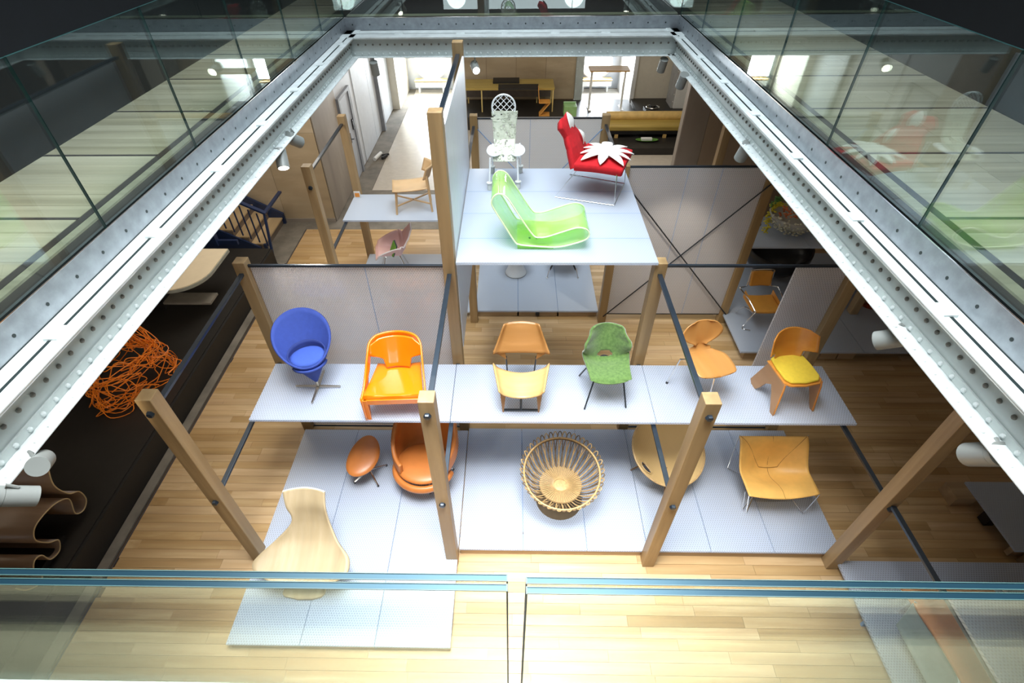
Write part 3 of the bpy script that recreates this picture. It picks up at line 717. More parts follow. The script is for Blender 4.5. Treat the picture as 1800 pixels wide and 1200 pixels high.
cone_chair()
ORG = plain('glossy_orange_plastic', (.95, .25, .004), .22, var=.03, coat=.6)
def orange_chair():
    t = thing('plastic_armchair', 'glossy orange moulded plastic armchair with hoop back', 'armchair', (-1.345, 4.17, SZ), math.radians(3))
    def seat(u, v):     # v 0 front lip bottom -> back
        x = (u - .5) * 2
        if v < .2: q = v / .2; y = -.30 - .012 * math.sin(q * PI); z = .27 + .11 * q; wdt = .31
        else: q = (v - .2) / .8; y = -.30 + .56 * q; z = .38 - .055 * q - .012 * math.sin(q * PI); wdt = .31 - .07 * q
        return (x * wdt, y, z - .018 * (1 - x * x) * (1 if v >= .2 else 0))
    MB().grid(seat, 14, 30).build('seat', ORG, t, solid=.022, angle=50)
    def back(u, v):
        x = (u - .5) * 2; wd = pick([(0, .13), (.28, .15), (.62, .285), (.85, .285), (1, .19)], v)[0]
        y = lerp(.20, .34, v) - .13 * (x * wd / .3) ** 2; z = lerp(.335, .70, v)
        return (x * wd, y, z)
    MB().grid(back, 18, 20).build('backrest', ORG, t, solid=.02, angle=60)
    def path(s):        # s -1..1 around the sides and the back, in plan
        a = abs(s); sg = 1 if s > 0 else -1
        if a > .45: q = (a - .45) / .55; return (sg * lerp(.285, .335, q), lerp(.16, -.34, q))
        an = a / .45 * PI / 2; return (sg * .285 * math.sin(an), .16 + .22 * math.cos(an))
    def hoop(u, v):
        s = u * 2 - 1; a = abs(s); x, y = path(s)
        zt = lerp(.735, .36, sm((a - .2) / .8)); 
        zb = pick([(0, .60), (.35, .56), (.62, .40), (.80, .17), (.92, .02), (1, .0)], a)[0]
        zb = min(zb, zt - .05)
        return (x, y, lerp(zb, zt, v))
    MB().grid(hoop, 60, 6).build('arm_hoop', ORG, t, solid=.02, angle=60)
    for sg in (-1, 1):
        MB().prism([(-.34, .33), (-.20, .33), (-.335, 0)], lambda a, b, q: (q, a, b), sg * .30 - .02, sg * .30 + .02).build('front_leg', ORG, t, smooth=False, bev=.004)
    MB().prism([(-.335, .33), (.335, .33), (.335, .29), (.25, .255), (-.25, .255), (-.335, .29)], lambda a, b, q: (a, q, b), -.335, -.315).build('front_apron', ORG, t, smooth=False, bev=.004)
_n0 = set(bpy.data.objects.keys())
orange_chair()
bpy.data.objects['plastic_armchair'].scale = (1.07, 1.0, 1.0)
TEAK = wood('oiled_teak_ply', (.36, .165, .045), (.47, .23, .075), (1, 16, 10), .32); OREG = wood('light_oregon_ply', (.58, .35, .13), (.70, .45, .19), (1, 16, 10), .35)
def ply_lounge():
    t = thing('bent_plywood_chair', 'low lounge chair of two folded plywood sheets on dark rods', 'chair', (.10, 4.12, SZ), 0)
    def seat(u, v):
        x = (u - .5) * 2; wd = lerp(.255, .335, v)
        cx = abs(x); edge = max(0, (cx - .82) / .18)
        return (x * wd * (1 - .02 * edge), lerp(-.26, .17, v) + .0 - .05 * (1 - x * x) * (v - .1), .335 + .085 * x * x + .02 * v + .03 * edge)
    MB().grid(seat, 26, 12).build('seat', OREG, t, solid=.014, angle=60)
    def back(u, v):
        x = (u - .5) * 2; wd = lerp(.325, .20, v); cx = abs(x); edge = max(0, (cx - .84) / .16)
        return (x * wd, lerp(.24, .46, v) - .05 * x * x - .03 * edge, lerp(.60, .86, v) + .02 * edge - .03 * (1 - x * x) * (1 - v))
    MB().grid(back, 26, 12).build('backrest', TEAK, t, solid=.014, angle=60)
    for sg in (-1, 1):
        MB().prism([(sg * .325, .60), (sg * .17, .47), (sg * .19, .585)], lambda a, b, q: (a, q + .24, b), -.008, .008).build('back_wing', TEAK, t, smooth=False)
        MB().tube([(sg * .175, .25, .50), (sg * .165, .32, .2), (sg * .16, .36, .01)], .009, 8).build('rear_rod', BLKROD, t)
        MB().prism([(sg * .20, .0), (sg * .215, .0), (sg * .24, .36), (sg * .17, .36)], lambda a, b, q: (a, q - .16 , b), -.012, .012).build('leg_plate', TEAK, t, smooth=False)
    MB().bar((-.21, -.16, .03), (.21, -.16, .03), .02, .02).bar((0, -.16, .03), (0, .3, .03), .02, .02).cyl((0, -.16, .03), (0, -.14, .33), .012).build('base_frame', BLKROD, t)
ply_lounge()
def velour(nm, a, b): 
    m, tt, p = nt(nm); tt.links.new(mix_rgb(tt, a, b, ramp(tt, noise(tt, coords(tt, (30, 30, 30)), 1, 4), .35, .65)), p.inputs['Base Color'])
    p.inputs['Roughness'].default_value = .95; p.inputs['Sheen Weight'].default_value = .5; bump(tt, p, noise(tt, coords(tt, (160, 160, 160))), .3, .003); return m
GREEN = velour('green_fabric', (.075, .155, .035), (.13, .235, .06))
def green_chair():
    t = thing('shell_chair', 'green fabric tub chair with an oval hole on thin black legs', 'chair', (1.10, 4.30, SZ), math.radians(3))
    prof = spl([(0, -.27, .395), (0, -.20, .425), (0, -.02, .41), (0, .13, .385), (0, .20, .44), (0, .25, .58), (0, .30, .70), (0, .33, .80)], 8)
    n = len(prof)
    def fn(u, v):
        x = (u - .5) * 2; k = v * (n - 1); i = min(n - 2, int(k)); q = prof[i].lerp(prof[i + 1], k - i)
        wd = pick([(0, .19), (.12, .235), (.5, .275), (.75, .265), (.93, .20), (1, .165)], v)[0]
        side = x * x
        lift = .12 * math.exp(-((v - .52) / .22) ** 2) * side ** 1.3
        return (x * wd, q.y - .17 * sm((v - .42) / .3) * side * (1 - .5 * sm((v - .8) / .2)) + .03 * (side if v < .1 else 0), q.z + lift + .01 * side)
    MB().grid(fn, 36, 60, mask=lambda u, v: ((u - .5) / .17) ** 2 + ((v - .565) / .055) ** 2 > 1).build('shell', GREEN, t, solid=.026, angle=70)
    MB().lathe([(.055, 0), (.06, .02), (.03, .045), (0, .05)], 16, (0.01, .19, .35)).build('mounting_dome', BLKROD, t)
    for sx, x0 in ((-1, -.27), (1, .22)):
        MB().tube([(sx * .16, -.14, .39), (x0, -.29, .008)], .0095, 8).build('leg', BLKROD, t)
        MB().tube([(sx * .16, .12, .37), (sx * .25, .26, .008)], .0095, 8).build('leg', BLKROD, t)
    MB().cyl((-.16, -.14, .385), (.16, -.14, .385), .009, 8).cyl((-.16, .12, .37), (.16, .12, .37), .009, 8).build('under_frame', BLKROD, t)
green_chair()
PINE = wood('honey_ply', (.60, .27, .07), (.74, .39, .13), (10, 1.2, 3), .28)
def ant_chair():
    t = thing('waisted_chair', 'small honey plywood chair with waisted back and thin steel legs', 'chair', (2.26, 4.36, SZ), math.radians(14))
    t.scale = (1.22, 1.12, 1.04)
    prof = spl([(0, -.23, .415), (0, -.2, .44), (0, 0, .445), (0, .13, .44), (0, .19, .49), (0, .215, .60), (0, .245, .70), (0, .275, .79)], 8); n = len(prof)
    wt = spl([(a, b, 0) for a, b in ((0, .03), (.03, .11), (.10, .175), (.22, .205), (.33, .195), (.44, .12), (.50, .115), (.545, .11), (.575, .062), (.63, .07), (.69, .15), (.76, .20), (.83, .212), (.90, .185), (.96, .14), (1, .085))], 6)
    def wdt(v):
        for a, b in zip(wt, wt[1:]):
            if v <= b.x: return lerp(a.y, b.y, (v - a.x) / max(1e-6, b.x - a.x))
        return .04
    def fn(u, v):
        x = (u - .5) * 2; k = v * (n - 1); i = min(n - 2, int(k)); q = prof[i].lerp(prof[i + 1], k - i); w_ = wdt(v)
        return (x * w_, q.y - (.035 * x * x if v > .6 else 0), q.z + (.02 * x * x if v < .45 else 0))
    MB().grid(fn, 16, 70).build('seat_shell', PINE, t, solid=.011, angle=60)
    for a, b in (((0, -.1, .42), (-.02, -.24, .0)), ((-.05, .05, .42), (-.27, .14, .0)), ((.05, .05, .42), (.2, .22, .0))):
        m_ = Vector(a).lerp(Vector(b), .25); m_.z = .405; e = Vector(b)
        MB().tube([a, (m_.x + (e.x - a[0]) * .5, m_.y + (e.y - a[1]) * .5, .40), (e.x, e.y, .012)], .0075, 8).build('leg', CHROME, t)
        MB().cyl((e.x, e.y, 0), (e.x, e.y, .02), .013, 10).build('foot_cap', BLK, t)
ant_chair()
ORPLY = wood('orange_stained_ply', (.62, .22, .03), (.76, .34, .06), (2, 9, 9), .3); YEL = plain('yellow_wool', (.78, .56, .045), .9, var=.05, scale=25, bmp=.2)
SIDEP = wood('brown_ply_side', (.38, .20, .09), (.47, .27, .13), (3, 3, 8), .45)
def yellow_chair():
    t = thing('plywood_chair', 'plywood chair with curved back, slab sides and yellow seat cushion', 'chair', (3.22, 4.22, SZ), math.radians(8))
    for sg in (-1, 1):
        out = [(-.27, 0), (-.21, 0), (-.08, .20), (-.02, .27), (.06, .20), (.12, .06), (.16, 0), (.25, 0), (.30, .04), (.17, .43), (-.19, .43)]
        MB().prism(out, lambda a, b, q: (q + sg * (.03 * (.43 - b) / .43), a, b), sg * .215 - .009, sg * .215 + .009).build('side_panel', SIDEP, t, smooth=False)
        MB().tube([(sg * .215, -.19, .43), (sg * .222, -.21, .36), (sg * .238, -.26, .02)], .0105, 6).build('side_edge', ORPLY, t)
    MB().prism([(-.23, .20), (-.225, -.17), (-.17, -.225), (0, -.245), (.17, -.225), (.225, -.17), (.23, .20)], lambda a, b, q: (a, b, q), .42, .442).build('seat_board', ORPLY, t, smooth=False, bev=.006)
    pr = [(-.195, .20), (-.21, .05), (-.205, -.14), (-.16, -.20), (0, -.222), (.16, -.20), (.205, -.14), (.21, .05), (.195, .20), (.15, .225), (-.15, .225)]
    MB().prism(pr, lambda a, b, q: (a, b, q), .442, .475).build('seat_cushion', YEL, t, smooth=True, bev=.012)
    def back(u, v):
        x = (u - .5) * 2; wd = pick([(0, .15), (.30, .17), (.36, .22), (.40, .285), (.9, .275), (1, .20)], v)[0]
        return (x * wd, lerp(.22, .33, v) - .15 * (x * wd / .28) ** 2, lerp(.43, .80, v) + .015 * (1 - x * x) * v)
    MB().grid(back, 24, 34).build('backrest', ORPLY, t, solid=.013, angle=60)
yellow_chair()

# ------------------------------------------------------------------ chairs on the low front platforms
LZ = .142
LEA = plain('tan_orange_leather', (.52, .17, .035), .38, var=.10, scale=4, bmp=.12); LEAB = plain('leather_back_brown', (.26, .11, .045), .5)
def star(t, r, a0, z=.02, h=.2, name='star_leg'):
    MB().cyl((0, 0, .03), (0, 0, h), .017).build('stem', CHROME, t)
    for k in range(4):
        a = a0 + k * PI / 2; e = Vector((math.cos(a) * r, math.sin(a) * r, .022))
        MB().tube([(0, 0, .10), (e.x * .4, e.y * .4, .075), tuple(e)], [.015, .013, .011], 8).build(name, CHROME, t)
        MB().cyl((e.x, e.y, 0), (e.x, e.y, .022), .015, 10).build('foot_pad', BLK, t)
fs = thing('footstool', 'oval orange leather footstool on a chrome star base', 'footstool', (-1.94, 4.02, LZ), 0)
star(fs, .235, math.radians(36), h=.3)
def fsf(u, v):
    a = u * 2 * PI; p = [(0, .055), (.5, .05), (.85, .03), (1, 0), (.93, -.03), (.6, -.05), (0, -.06)][int(round(v * 6))]
    x = math.cos(a) * .215 * p[0]; y = math.sin(a) * .305 * p[0] * (1 - .06 * math.cos(a))
    rz = math.radians(-14); X = x * math.cos(rz) - y * math.sin(rz); Y = x * math.sin(rz) + y * math.cos(rz)
    return (X - .04, Y + .03, .36 + p[1] + .20 * (Y) + .03 * (y / .3) ** 2)
MB().grid(fsf, 40, 6, closeu=True).build('cushion', LEA, fs, sub=1, angle=60)
def egg():
    t = thing('egg_chair', 'large orange leather wing lounge chair half hidden by the front post', 'armchair', (-1.14, 4.06, LZ), math.radians(-12))
    star(t, .33, math.radians(20), h=.28)
    def sh(u, v):
        a = (u - .5) * 2 * math.radians(150); c = math.cos(a); q = (1 + c) / 2       # a=0 back
        top = lerp(.56, 1.02, sm(q * 1.15 - .1)); r = lerp(.16, .44, v ** .45) * (1 - .12 * max(0, v - .7) / .3)
        z = lerp(.22, top, v ** 1.35)
        return (math.sin(a) * r * 1.05, math.cos(a) * r * .95 - .02 + .10 * v * q, z)
    MB().grid(sh, 44, 20).build('shell', LEA, t, solid=.05, sub=1, angle=80)
    def cu(u, v):
        a = u * 2 * PI; p = [(0, .06), (.7, .055), (.95, .03), (1, 0), (.93, -.035), (0, -.04)][int(round(v * 5))]
        X = math.cos(a) * .36 * p[0]; Y = math.sin(a) * .34 * p[0] - .13
        if Y < -.25: Y = -.25 + (Y + .25) * .9
        return (X, Y, .38 + p[1] - .0 * Y)
    MB().grid(cu, 36, 5, closeu=True).build('seat_cushion', LEA, t, sub=1, angle=80)
    def lip(u, v):
        a = PI + (u) * PI; r = 1
        b = v * 2 * PI
        return (math.cos(a) * (.37 + .045 * math.cos(b)), math.sin(a) * (.34 + .045 * math.cos(b)) - .13, .30 + .055 * math.sin(b))
    MB().grid(lip, 24, 10).build('front_roll', LEA, t, angle=80)
egg()
RATT = plain('rattan_cane', (.50, .33, .14), .5, var=.2, scale=30); RATD = plain('rattan_dark', (.15, .10, .05), .6); WOVE = woven('wicker_weave', (.27, .175, .075), (.46, .32, .15), 30)
def basket():
    t = thing('basket_chair', 'round rattan basket chair of looped canes on a dark flared base', 'chair', (.615, 3.66, LZ), 0)
    MB().lathe([(.30, 0), (.29, .03), (.20, .16), (.17, .24), (.22, .31)], 36, (0, 0, 0)).build('base_skirt', woven('dark_wicker', (.09, .06, .03), (.20, .14, .07), 40), t)
    MB().lathe([(0, .335), (.08, .335), (.2, .345), (.265, .36), (.272, .345), (.2, .32), (0, .31)], 40).build('woven_seat', WOVE, t)
    MB().lathe([(0, .343), (.075, .343), (.085, .338)], 32).build('seat_hub', RATT, t)
    MB().tube([(.09 * math.cos(a), .09 * math.sin(a), .345) for a in [2 * PI * i / 32 for i in range(32)]], .007, 6, True).build('hub_ring', RATT, t)
    for i in range(56):
        a = 2 * PI * i / 56
        MB().cyl((.095 * math.cos(a), .095 * math.sin(a), .348), (.27 * math.cos(a), .27 * math.sin(a), .369), .0048, 5).build('seat_cane', RATT, t)
    NR = 52
    tilt = .09
    def rp(a, r, z): return Vector((r * math.cos(a), r * math.sin(a), z + tilt * math.sin(a) * (r / .5) ** 2))
    MB().tube([rp(a, .468, .62) for a in [2 * PI * i / 72 for i in range(72)]], .0125, 8, True).build('rim_ring', RATT, t)
    MB().tube([rp(a, .462, .60) for a in [2 * PI * i / 72 for i in range(72)]], .008, 6, True).build('rim_ring', RATD, t)
    loop = None
    for i in range(NR):
        a = 2 * PI * i / NR; d = 2 * PI / NR
        pts = [rp(a, .25, .345), rp(a + d * .1, .35, .42), rp(a + d * .3, .44, .54), rp(a + d * .5, .482, .63), rp(a + d * .9, .515, .675), rp(a + d * 1.35, .50, .665), rp(a + d * 1.7, .455, .585), rp(a + d * 2.2, .37, .43), rp(a + d * 2.6, .26, .315)]
        MB().tube(spl(pts, 3), .0068, 5).build('cane_loop', RATT if i % 2 else RATD, t)
basket()
def rattan_round():
    t = thing('rattan_bowl_chair', 'wide round cane bowl chair behind the inner right front post', 'chair', (2.05, 4.12, LZ), math.radians(8))
    CANE = woven('fine_cane', (.50, .33, .13), (.62, .43, .19), 26)
    def bowl(u, v):
        a = u * 2 * PI; r = .46 * v; z = .28 + .20 * v ** 2.4 + .17 * v * v * math.sin(a)
        return (r * math.cos(a) * 1.02, r * math.sin(a) * 1.0 + .0, z)
    hole = lambda u, v: not (.70 < v < .88 and (abs(u - .57) < .035))
    MB().grid(bowl, 64, 24, closeu=True, mask=hole).build('cane_bowl', CANE, t, solid=.014, angle=70)
    MB().tube([bowl(i / 64, 1) for i in range(64)], .013, 8, True).build('rim', RATT, t)
    hp = [bowl(.57 + .04 * math.cos(b), .79 + .09 * math.sin(b)) for b in [2 * PI * i / 16 for i in range(16)]]
    MB().tube([(p[0], p[1], p[2] + .006) for p in hp], .008, 6, True).build('handle_ring', RATT, t)
    for a in (PI * .96, PI * 1.42, PI * .1, PI * .55):
        MB().tube([(math.cos(a) * .14, math.sin(a) * .14, .28), (math.cos(a) * .42, math.sin(a) * .42, .01)], [.016, .011], 8).build('leg', wood('brown_leg_%d' % int(a * 10), (.2, .12, .06), (.28, .17, .09), (9, 9, 9)), t)
rattan_round()
TAN = plain('tan_saddle_leather', (.80, .46, .12), .42, var=.13, scale=3.2, bmp=.08); SEAM = plain('leather_seam', (.32, .15, .03), .6)
def sling():
    t = thing('sling_chair', 'square tan leather sling chair on thin chrome rods', 'chair', (3.36, 3.86, LZ), 0)
    FL, FR, BL, BR = Vector((-.45, -.38, .41)), Vector((.43, -.345, .41)), Vector((-.45, .30, .72)), Vector((.42, .30, .72))
    def f(u, v):
        a = FL.lerp(FR, u); b = BL.lerp(BR, u); p = a.lerp(b, v); s = math.sin(u * PI)
        sag = .17 * math.exp(-((v - .56) / .25) ** 2) * s ** .8
        y = p.y - .045 * s * (1 - v) ** 3 + .10 * s * math.exp(-((v - .66) / .22) ** 2)
        z = lerp(a.z, b.z, sm((v - .45) / .55) ** 1.1) - sag
        if v < .12: z -= .02 * (1 - v / .12) * s
        return (p.x, y, z)
    MB().grid(f, 28, 32).build('leather_sling', TAN, t, solid=.012, angle=70)
    def onp(u, v): p = f(u, v); return (p[0], p[1], p[2] + .0095)
    MB().tube([onp(.5, q / 14 * .60) for q in range(15)], .0022, 5).tube([onp(.5, .62 + q / 8 * .37) for q in range(9)], .003, 5).build('centre_seam', SEAM, t)
    for s0 in (0.02, .98):
        e = .36 if s0 < .5 else .64
        MB().tube([onp(lerp(s0, e, q / 12), lerp(.985, .60, q / 12)) for q in range(13)], .0042, 5).build('diagonal_seam', SEAM, t)
    MB().tube([onp(lerp(.36, .64, q / 8), .60 - .01 * math.sin(q / 8 * PI)) for q in range(9)], .005, 5).build('fold_seam', SEAM, t)
    for sg, c, b in ((-1, FL, BL), (1, FR, BR)):
        MB().tube([tuple(c), (sg * .36, -.38, .012), (sg * .14, -.05, .16), (sg * .40, .30, .012), tuple(b + Vector((0, 0, .02)))], .0065, 8).build('side_rod', CHROME, t)
    MB().cyl((-.14, -.05, .16), (.14, -.05, .16), .0065, 8).tube([(-.46, -.30, .38), (-.40, -.34, .03), (-.22, -.2, .3)], .005, 6).build('cross_rod', CHROME, t)
sling()
ASH = wood('pale_ash_ply', (.46, .35, .20), (.62, .51, .33), (12, 1.4, 3), .5)
def pale_lounge():
    t = thing('moulded_lounge', 'pale ash moulded plywood lounge with narrow waist and flared seat', 'chair', (-2.33, 2.6, LZ), 0)
    tab = [(-.262, .218, .60, .95), (-.218, .233, .47, .84), (-.165, .25, .40, .72), (-.20, .285, .33, .62), (-.36, .37, .20, .50), (-.50, .50, .06, .44), (-.55, .535, -.04, .415), (-.50, .52, -.14, .40), (-.36, .44, -.21, .385), (-.30, .34, -.24, .36)]
    def f(u, v):
        k = v * (len(tab) - 1); i = min(len(tab) - 2, int(k)); q = k - i
        g = lambda c: (lambda a, b, cc, d: .5 * (2 * b + (cc - a) * q + (2 * a - 5 * b + 4 * cc - d) * q * q + (3 * b - a - 3 * cc + d) * q ** 3))(tab[max(0, i - 1)][c], tab[i][c], tab[i + 1][c], tab[min(len(tab) - 1, i + 2)][c])
        xl, xr, y, z = g(0), g(1), g(2), g(3); x = lerp(xl, xr, u); s = (u - .5) * 2
        return (x, y - .05 * s * s * (1 - v) , z + .035 * s * s * sm(v * 1.5) * (1 if v < .8 else 1))
    MB().grid(f, 20, 54).build('moulded_shell', ASH, t, solid=.016, angle=70)
    MB().tube([f(i / 20, 0) for i in range(21)], .0095, 6).build('top_edge', plain('worn_white_edge', (.8, .76, .68), .6), t)
    MB().prism([(-.29, -.215), (-.26, -.24), (-.1, -.27), (.06, -.268), (.16, -.24), (.19, -.2), (.19, .32), (-.29, .32)], lambda a, b, z: (a, b, z), 0, .04).build('foot_plate', ASH, t, smooth=False, bev=.006)
    MB().grid(lambda u, v: (lerp(-.20, .12, u), lerp(.10, -.02, v) + .05 * math.sin(v * PI), lerp(.04, .41, v)), 4, 12).build('pedestal', ASH, t, solid=.05, angle=60)
pale_lounge()

# ------------------------------------------------------------------ top shelf: lace chair, red chair, green acrylic chaise
TZ = 3.032
LACE = plain('cream_lace_cord', (.58, .61, .50), .8, var=.12, scale=40)
def lace_chair():
    t = thing('lace_chair', 'white chair draped in pale lace with a round lattice top', 'chair', (-.10, 6.88, TZ), 0)
    for x, y in ((-.217, -.27), (.165, -.235), (-.195, .25), (.20, .265)):
        MB().cyl((x, y, .10), (x * .93, y * .9, .42), .013, 10).build('leg', WHITE, t)
        MB().lathe([(.03, 0), (.032, .075), (.026, .085)], 14, (x, y, 0)).lathe([(.014, .085), (.042, .09), (.042, .10), (.014, .11)], 14, (x, y, 0)).build('foot_cup', plain('foot_cup_grey%d' % int(x * 100), (.55, .58, .55), .4), t)
    def lobe(sg):
        return MB().grid(lambda u, v: (sg * .15 + .105 * v * math.cos(u * 2 * PI), -.05 + .20 * v * math.sin(u * 2 * PI), .425 + .02 * v * v), 28, 6, closeu=True)
    for sg in (-1, 1): lobe(sg).build('seat_petal', WHITE, t, solid=.012)
    def path(v): return pick([(0, -.24, .36), (.12, -.18, .425), (.32, .05, .44), (.42, .16, .50), (.7, .22, .70), (1, .25, .83)], v)
    def wd(v): return pick([(0, .15), (.3, .14), (.5, .15), (.75, .165), (1, .175)], v)[0]
    rr = random.Random(5)
    def pp(u, v): y, z = path(v); x = (u - .5) * 2; return (-.02 + x * wd(v) , y - .01 * math.cos(x * 2), z + .012)
    # lace: knotted cord net over a thin veil
    MB().grid(pp, 14, 40, mask=lambda u, v: rr.random() > .05).build('lace_veil', LACE, t, solid=.006)
    mb = MB()
    for k in range(34):
        u0 = rr.random(); v0 = rr.random() * .9
        mb.tube([pp(max(0, min(1, u0 + .1 * math.sin(i * 1.3 + k))), min(1, v0 + i * .018)) for i in range(7)], .004, 4)
    for k in range(46):
        u0, v0 = rr.random(), rr.random()
        mb.tube([tuple(Vector(pp(max(0, min(1, u0 + .06 * math.cos(a))), max(0, min(1, v0 + .025 * math.sin(a))))) + Vector((0, -.006, .006))) for a in [2 * PI * i / 8 for i in range(8)]], .0035, 4, True)
    o = mb.build('lace_cord', LACE, t); o['kind'] = 'stuff'
    yb = .25
    R_, zc = .155, .885
    loop = [(-.03 + R_ * math.cos(a) * .98, yb, zc + R_ * math.sin(a) * 1.0) for a in [2 * PI * i / 40 for i in range(40)]]
    MB().tube(loop, .011, 8, True).build('top_hoop', WHITE, t)
    for k in range(-3, 4):
        d = k * .055; h = math.sqrt(max(0, R_ ** 2 - d * d))
        for sg in (1, -1):
            c = Vector((-.03, yb, zc)) + Vector((sg * .707, 0, -.707)) * d * sg
            e = Vector((.707, 0, .707 * 1)) if sg > 0 else Vector((.707, 0, -.707))
            n_ = Vector((-e.z, 0, e.x)); c = Vector((-.03, yb, zc)) + n_ * d
            MB().cyl(c - e * h, c + e * h, .0045, 6).build('lattice_cord', WHITE, t)
    MB().tube([(-.20, .235, .75), (-.06, .23, .725), (.13, .235, .75)], .007, 6).build('tie_cord', LACE, t)
lace_chair()
RED = plain('red_felt', (.50, .006, .012), .95, scale=20, bmp=.2); FELT = plain('white_felt', (.78, .76, .72), .9, var=.03)
def petal(mb, c, d, L, wd, nrm, lift=.02):
    c, d, nrm = Vector(c), Vector(d).normalized(), Vector(nrm).normalized(); s_ = d.cross(nrm)
    def f(u, v):
        w_ = wd * math.sin(PI * min(1, v * .98 + .01)) ** .8
        return c + d * (L * v) + s_ * ((u - .5) * w_) + nrm * (.012 + lift * math.sin(v * PI) + .012 * abs(u - .5))
    return mb.grid(f, 4, 8)
def red_chair():
    t = thing('flower_lounge', 'red felt lounge chair with large white petals on bent wire legs', 'chair', (1.04, 6.58, TZ), math.radians(-20))
    def seat(u, v):
        x = lerp(-.19, .42, u); y = lerp(-.35, .35, v) * (1 - .08 * (u - .5)) ; 
        return (x, y + .03, .42 + .03 * math.sin(v * PI) + .012 * math.sin(u * PI))
    mb = MB(); P = []
    for u in range(13):
        for v in range(13):
            pass
    MB().grid(seat, 14, 14).build('seat_cushion', RED, t, solid=.085, sub=1, angle=80)
    def back(u, v):
        z, x = pick([(0, .40, -.17), (.35, .60, -.26), (.6, .71, -.33), (.8, .81, -.39), (1, .89, -.44)], v)
        wd_ = pick([(0, .33), (.4, .24), (.62, .17), (.85, .22), (1, .12)], v)[0]
        return (x + .01 * math.sin(u * PI) - .1 * (u - .5) ** 2, (u - .5) * 2 * wd_ - .0, z)
    MB().grid(back, 12, 26).build('backrest', RED, t, solid=.075, sub=1, angle=80)
    c = Vector((.13, .02, .485)); N = (0, -.0, 1)
    for k, (a, L, wd_) in enumerate(((98, .40, .20), (55, .38, .15), (18, .36, .14), (-14, .35, .10), (-44, .40, .15), (-88, .34, .17), (-130, .38, .16), (-162, .33, .12), (166, .34, .12), (136, .38, .15))):
        a = math.radians(a); petal(MB(), c, (math.cos(a), math.sin(a), 0), L, wd_ * .74, N, .045).build('petal', FELT, t, solid=.008)
    MB().lathe([(0, .03), (.05, .022), (.06, 0)], 16, tuple(c + Vector((.03, -.06, .0)))).build('flower_centre', FELT, t)
    Nb = Vector((.9, -.1, .42))
    petal(MB(), (-.335, .0, .70), (-.3, .05, .8), .26, .16, Nb, .03).build('petal', FELT, t, solid=.008)
    petal(MB(), (-.30, -.05, .66), (.2, -.1, -.7), .24, .10, Nb, .04).build('petal', FELT, t, solid=.008)
    petal(MB(), (-.28, .12, .72), (.2, .1, -.6), .22, .08, Nb, .04).build('petal', FELT, t, solid=.008)
    for y0, y1 in ((-.30, -.33), (.32, .34)):
        MB().tube([(.36, y0, .40), (.385, y1, .008), (-.395, y1 + .03 * (-1 if y1 < 0 else 1), .008), (-.12, y0, .42)], .007, 8).build('wire_leg', CHROME, t)
    MB().cyl((.385, -.33, .008), (.385, .34, .008), .006, 8).build('floor_rod', CHROME, t)
red_chair()
NEON = acrylic('neon_green_acrylic', (.72, .94, .27), .37); NEONE = emit('glowing_acrylic_edge', (.62, .95, .30), .0)
def chaise():
    t = thing('acrylic_chaise', 'transparent neon green acrylic lounge chair bent from one sheet', 'chair', (0, 0, TZ), 0)
    pr = [(-.148, .676), (-.205, .645), (-.232, .575), (-.20, .49), (-.095, .305), (.02, .105), (.07, .07), (.16, .055), (.44, .035), (.60, .055), (.80, .125), (.845, .20), (.80, .262), (.70, .277), (.54, .225), (.387, .170), (.30, .158), (.225, .185), (.08, .40), (-.063, .628)]
    p = spl([(a, 0, b) for a, b in pr], 5, True); n = len(p)
    y0, y1 = 5.10, 5.67
    def f(u, v): q = p[int(round(v * n)) % n]; return (q.x, lerp(y0, y1, u), q.z)
    MB().grid(f, 1, n).build('bent_sheet', NEON, t, solid=.012, angle=70)
    EDG = plain('pale_green_acrylic_edge', (.86, 1.0, .62), .3, var=.0)
    for y in (y0 - .001, y1 + .001):
        MB().tube([(q.x, y, q.z) for q in p], .0085, 6, True).build('sheet_edge', EDG, t)
    MB().box(.05, .46, y0 + .02, y1 - .02, .0, .012).box(.05, .40, y0 + .02, y0 + .03, .0, .05).box(.05, .40, y1 - .03, y1 - .02, .0, .05).build('base_sheet', NEON, t, smooth=False)
    for x, y in ((.19, 5.25), (.27, 5.25), (.19, 5.52), (.27, 5.52)):
        MB().cyl((x, y, .06), (x, y, .075), .011, 10).build('bolt', plain('bolt_green%d' % int(x * 100 + y * 100), (.1, .25, .1), .4), t)
chaise()
# ------------------------------------------------------------------ left shelf and platform
LP = wood('light_beech', (.66, .43, .22), (.76, .54, .31), (6, 6, 2), .4)
t = thing('wooden_chair', 'pale beech chair with saddle seat and crossed stretchers on the small shelf', 'chair', (-1.88, 9.06, 1.502), math.radians(-80))
t.scale = (1.12, 1.3, 1.0)
MB().grid(lambda u, v: ((u - .5) * .44, lerp(-.27, .22, v), .42 + .05 * (2 * u - 1) ** 2 * .5 + .06 * max(0, v - .5) ** 1.5 + .02 * max(0, .15 - v) * 4), 12, 14).build('seat', LP, t, solid=.024)
MB().grid(lambda u, v: ((u - .5) * lerp(.40, .46, v), lerp(.27, .33, v) - .10 * (2 * u - 1) ** 2, lerp(.62, .84, v)), 14, 6).build('backrest', LP, t, solid=.02)
for x, y, h in ((-.18, -.22, .42), (.18, -.22, .42), (-.18, .22, .68), (.18, .22, .68)):
    MB().tube([(x, y, h), (x * 1.15, y * 1.15, 0)], [.019, .014], 8).build('leg', LP, t)
MB().bar((-.2, -.24, .16), (.2, .24, .16), .022, .022).bar((.2, -.24, .16), (-.2, .24, .16), .022, .022).build('cross_stretcher', LP, t, smooth=False)
t = thing('label_frame', 'tiny white frame with an orange card at the corner of the small shelf', 'frame', (-3.05, 9.45, 1.502))
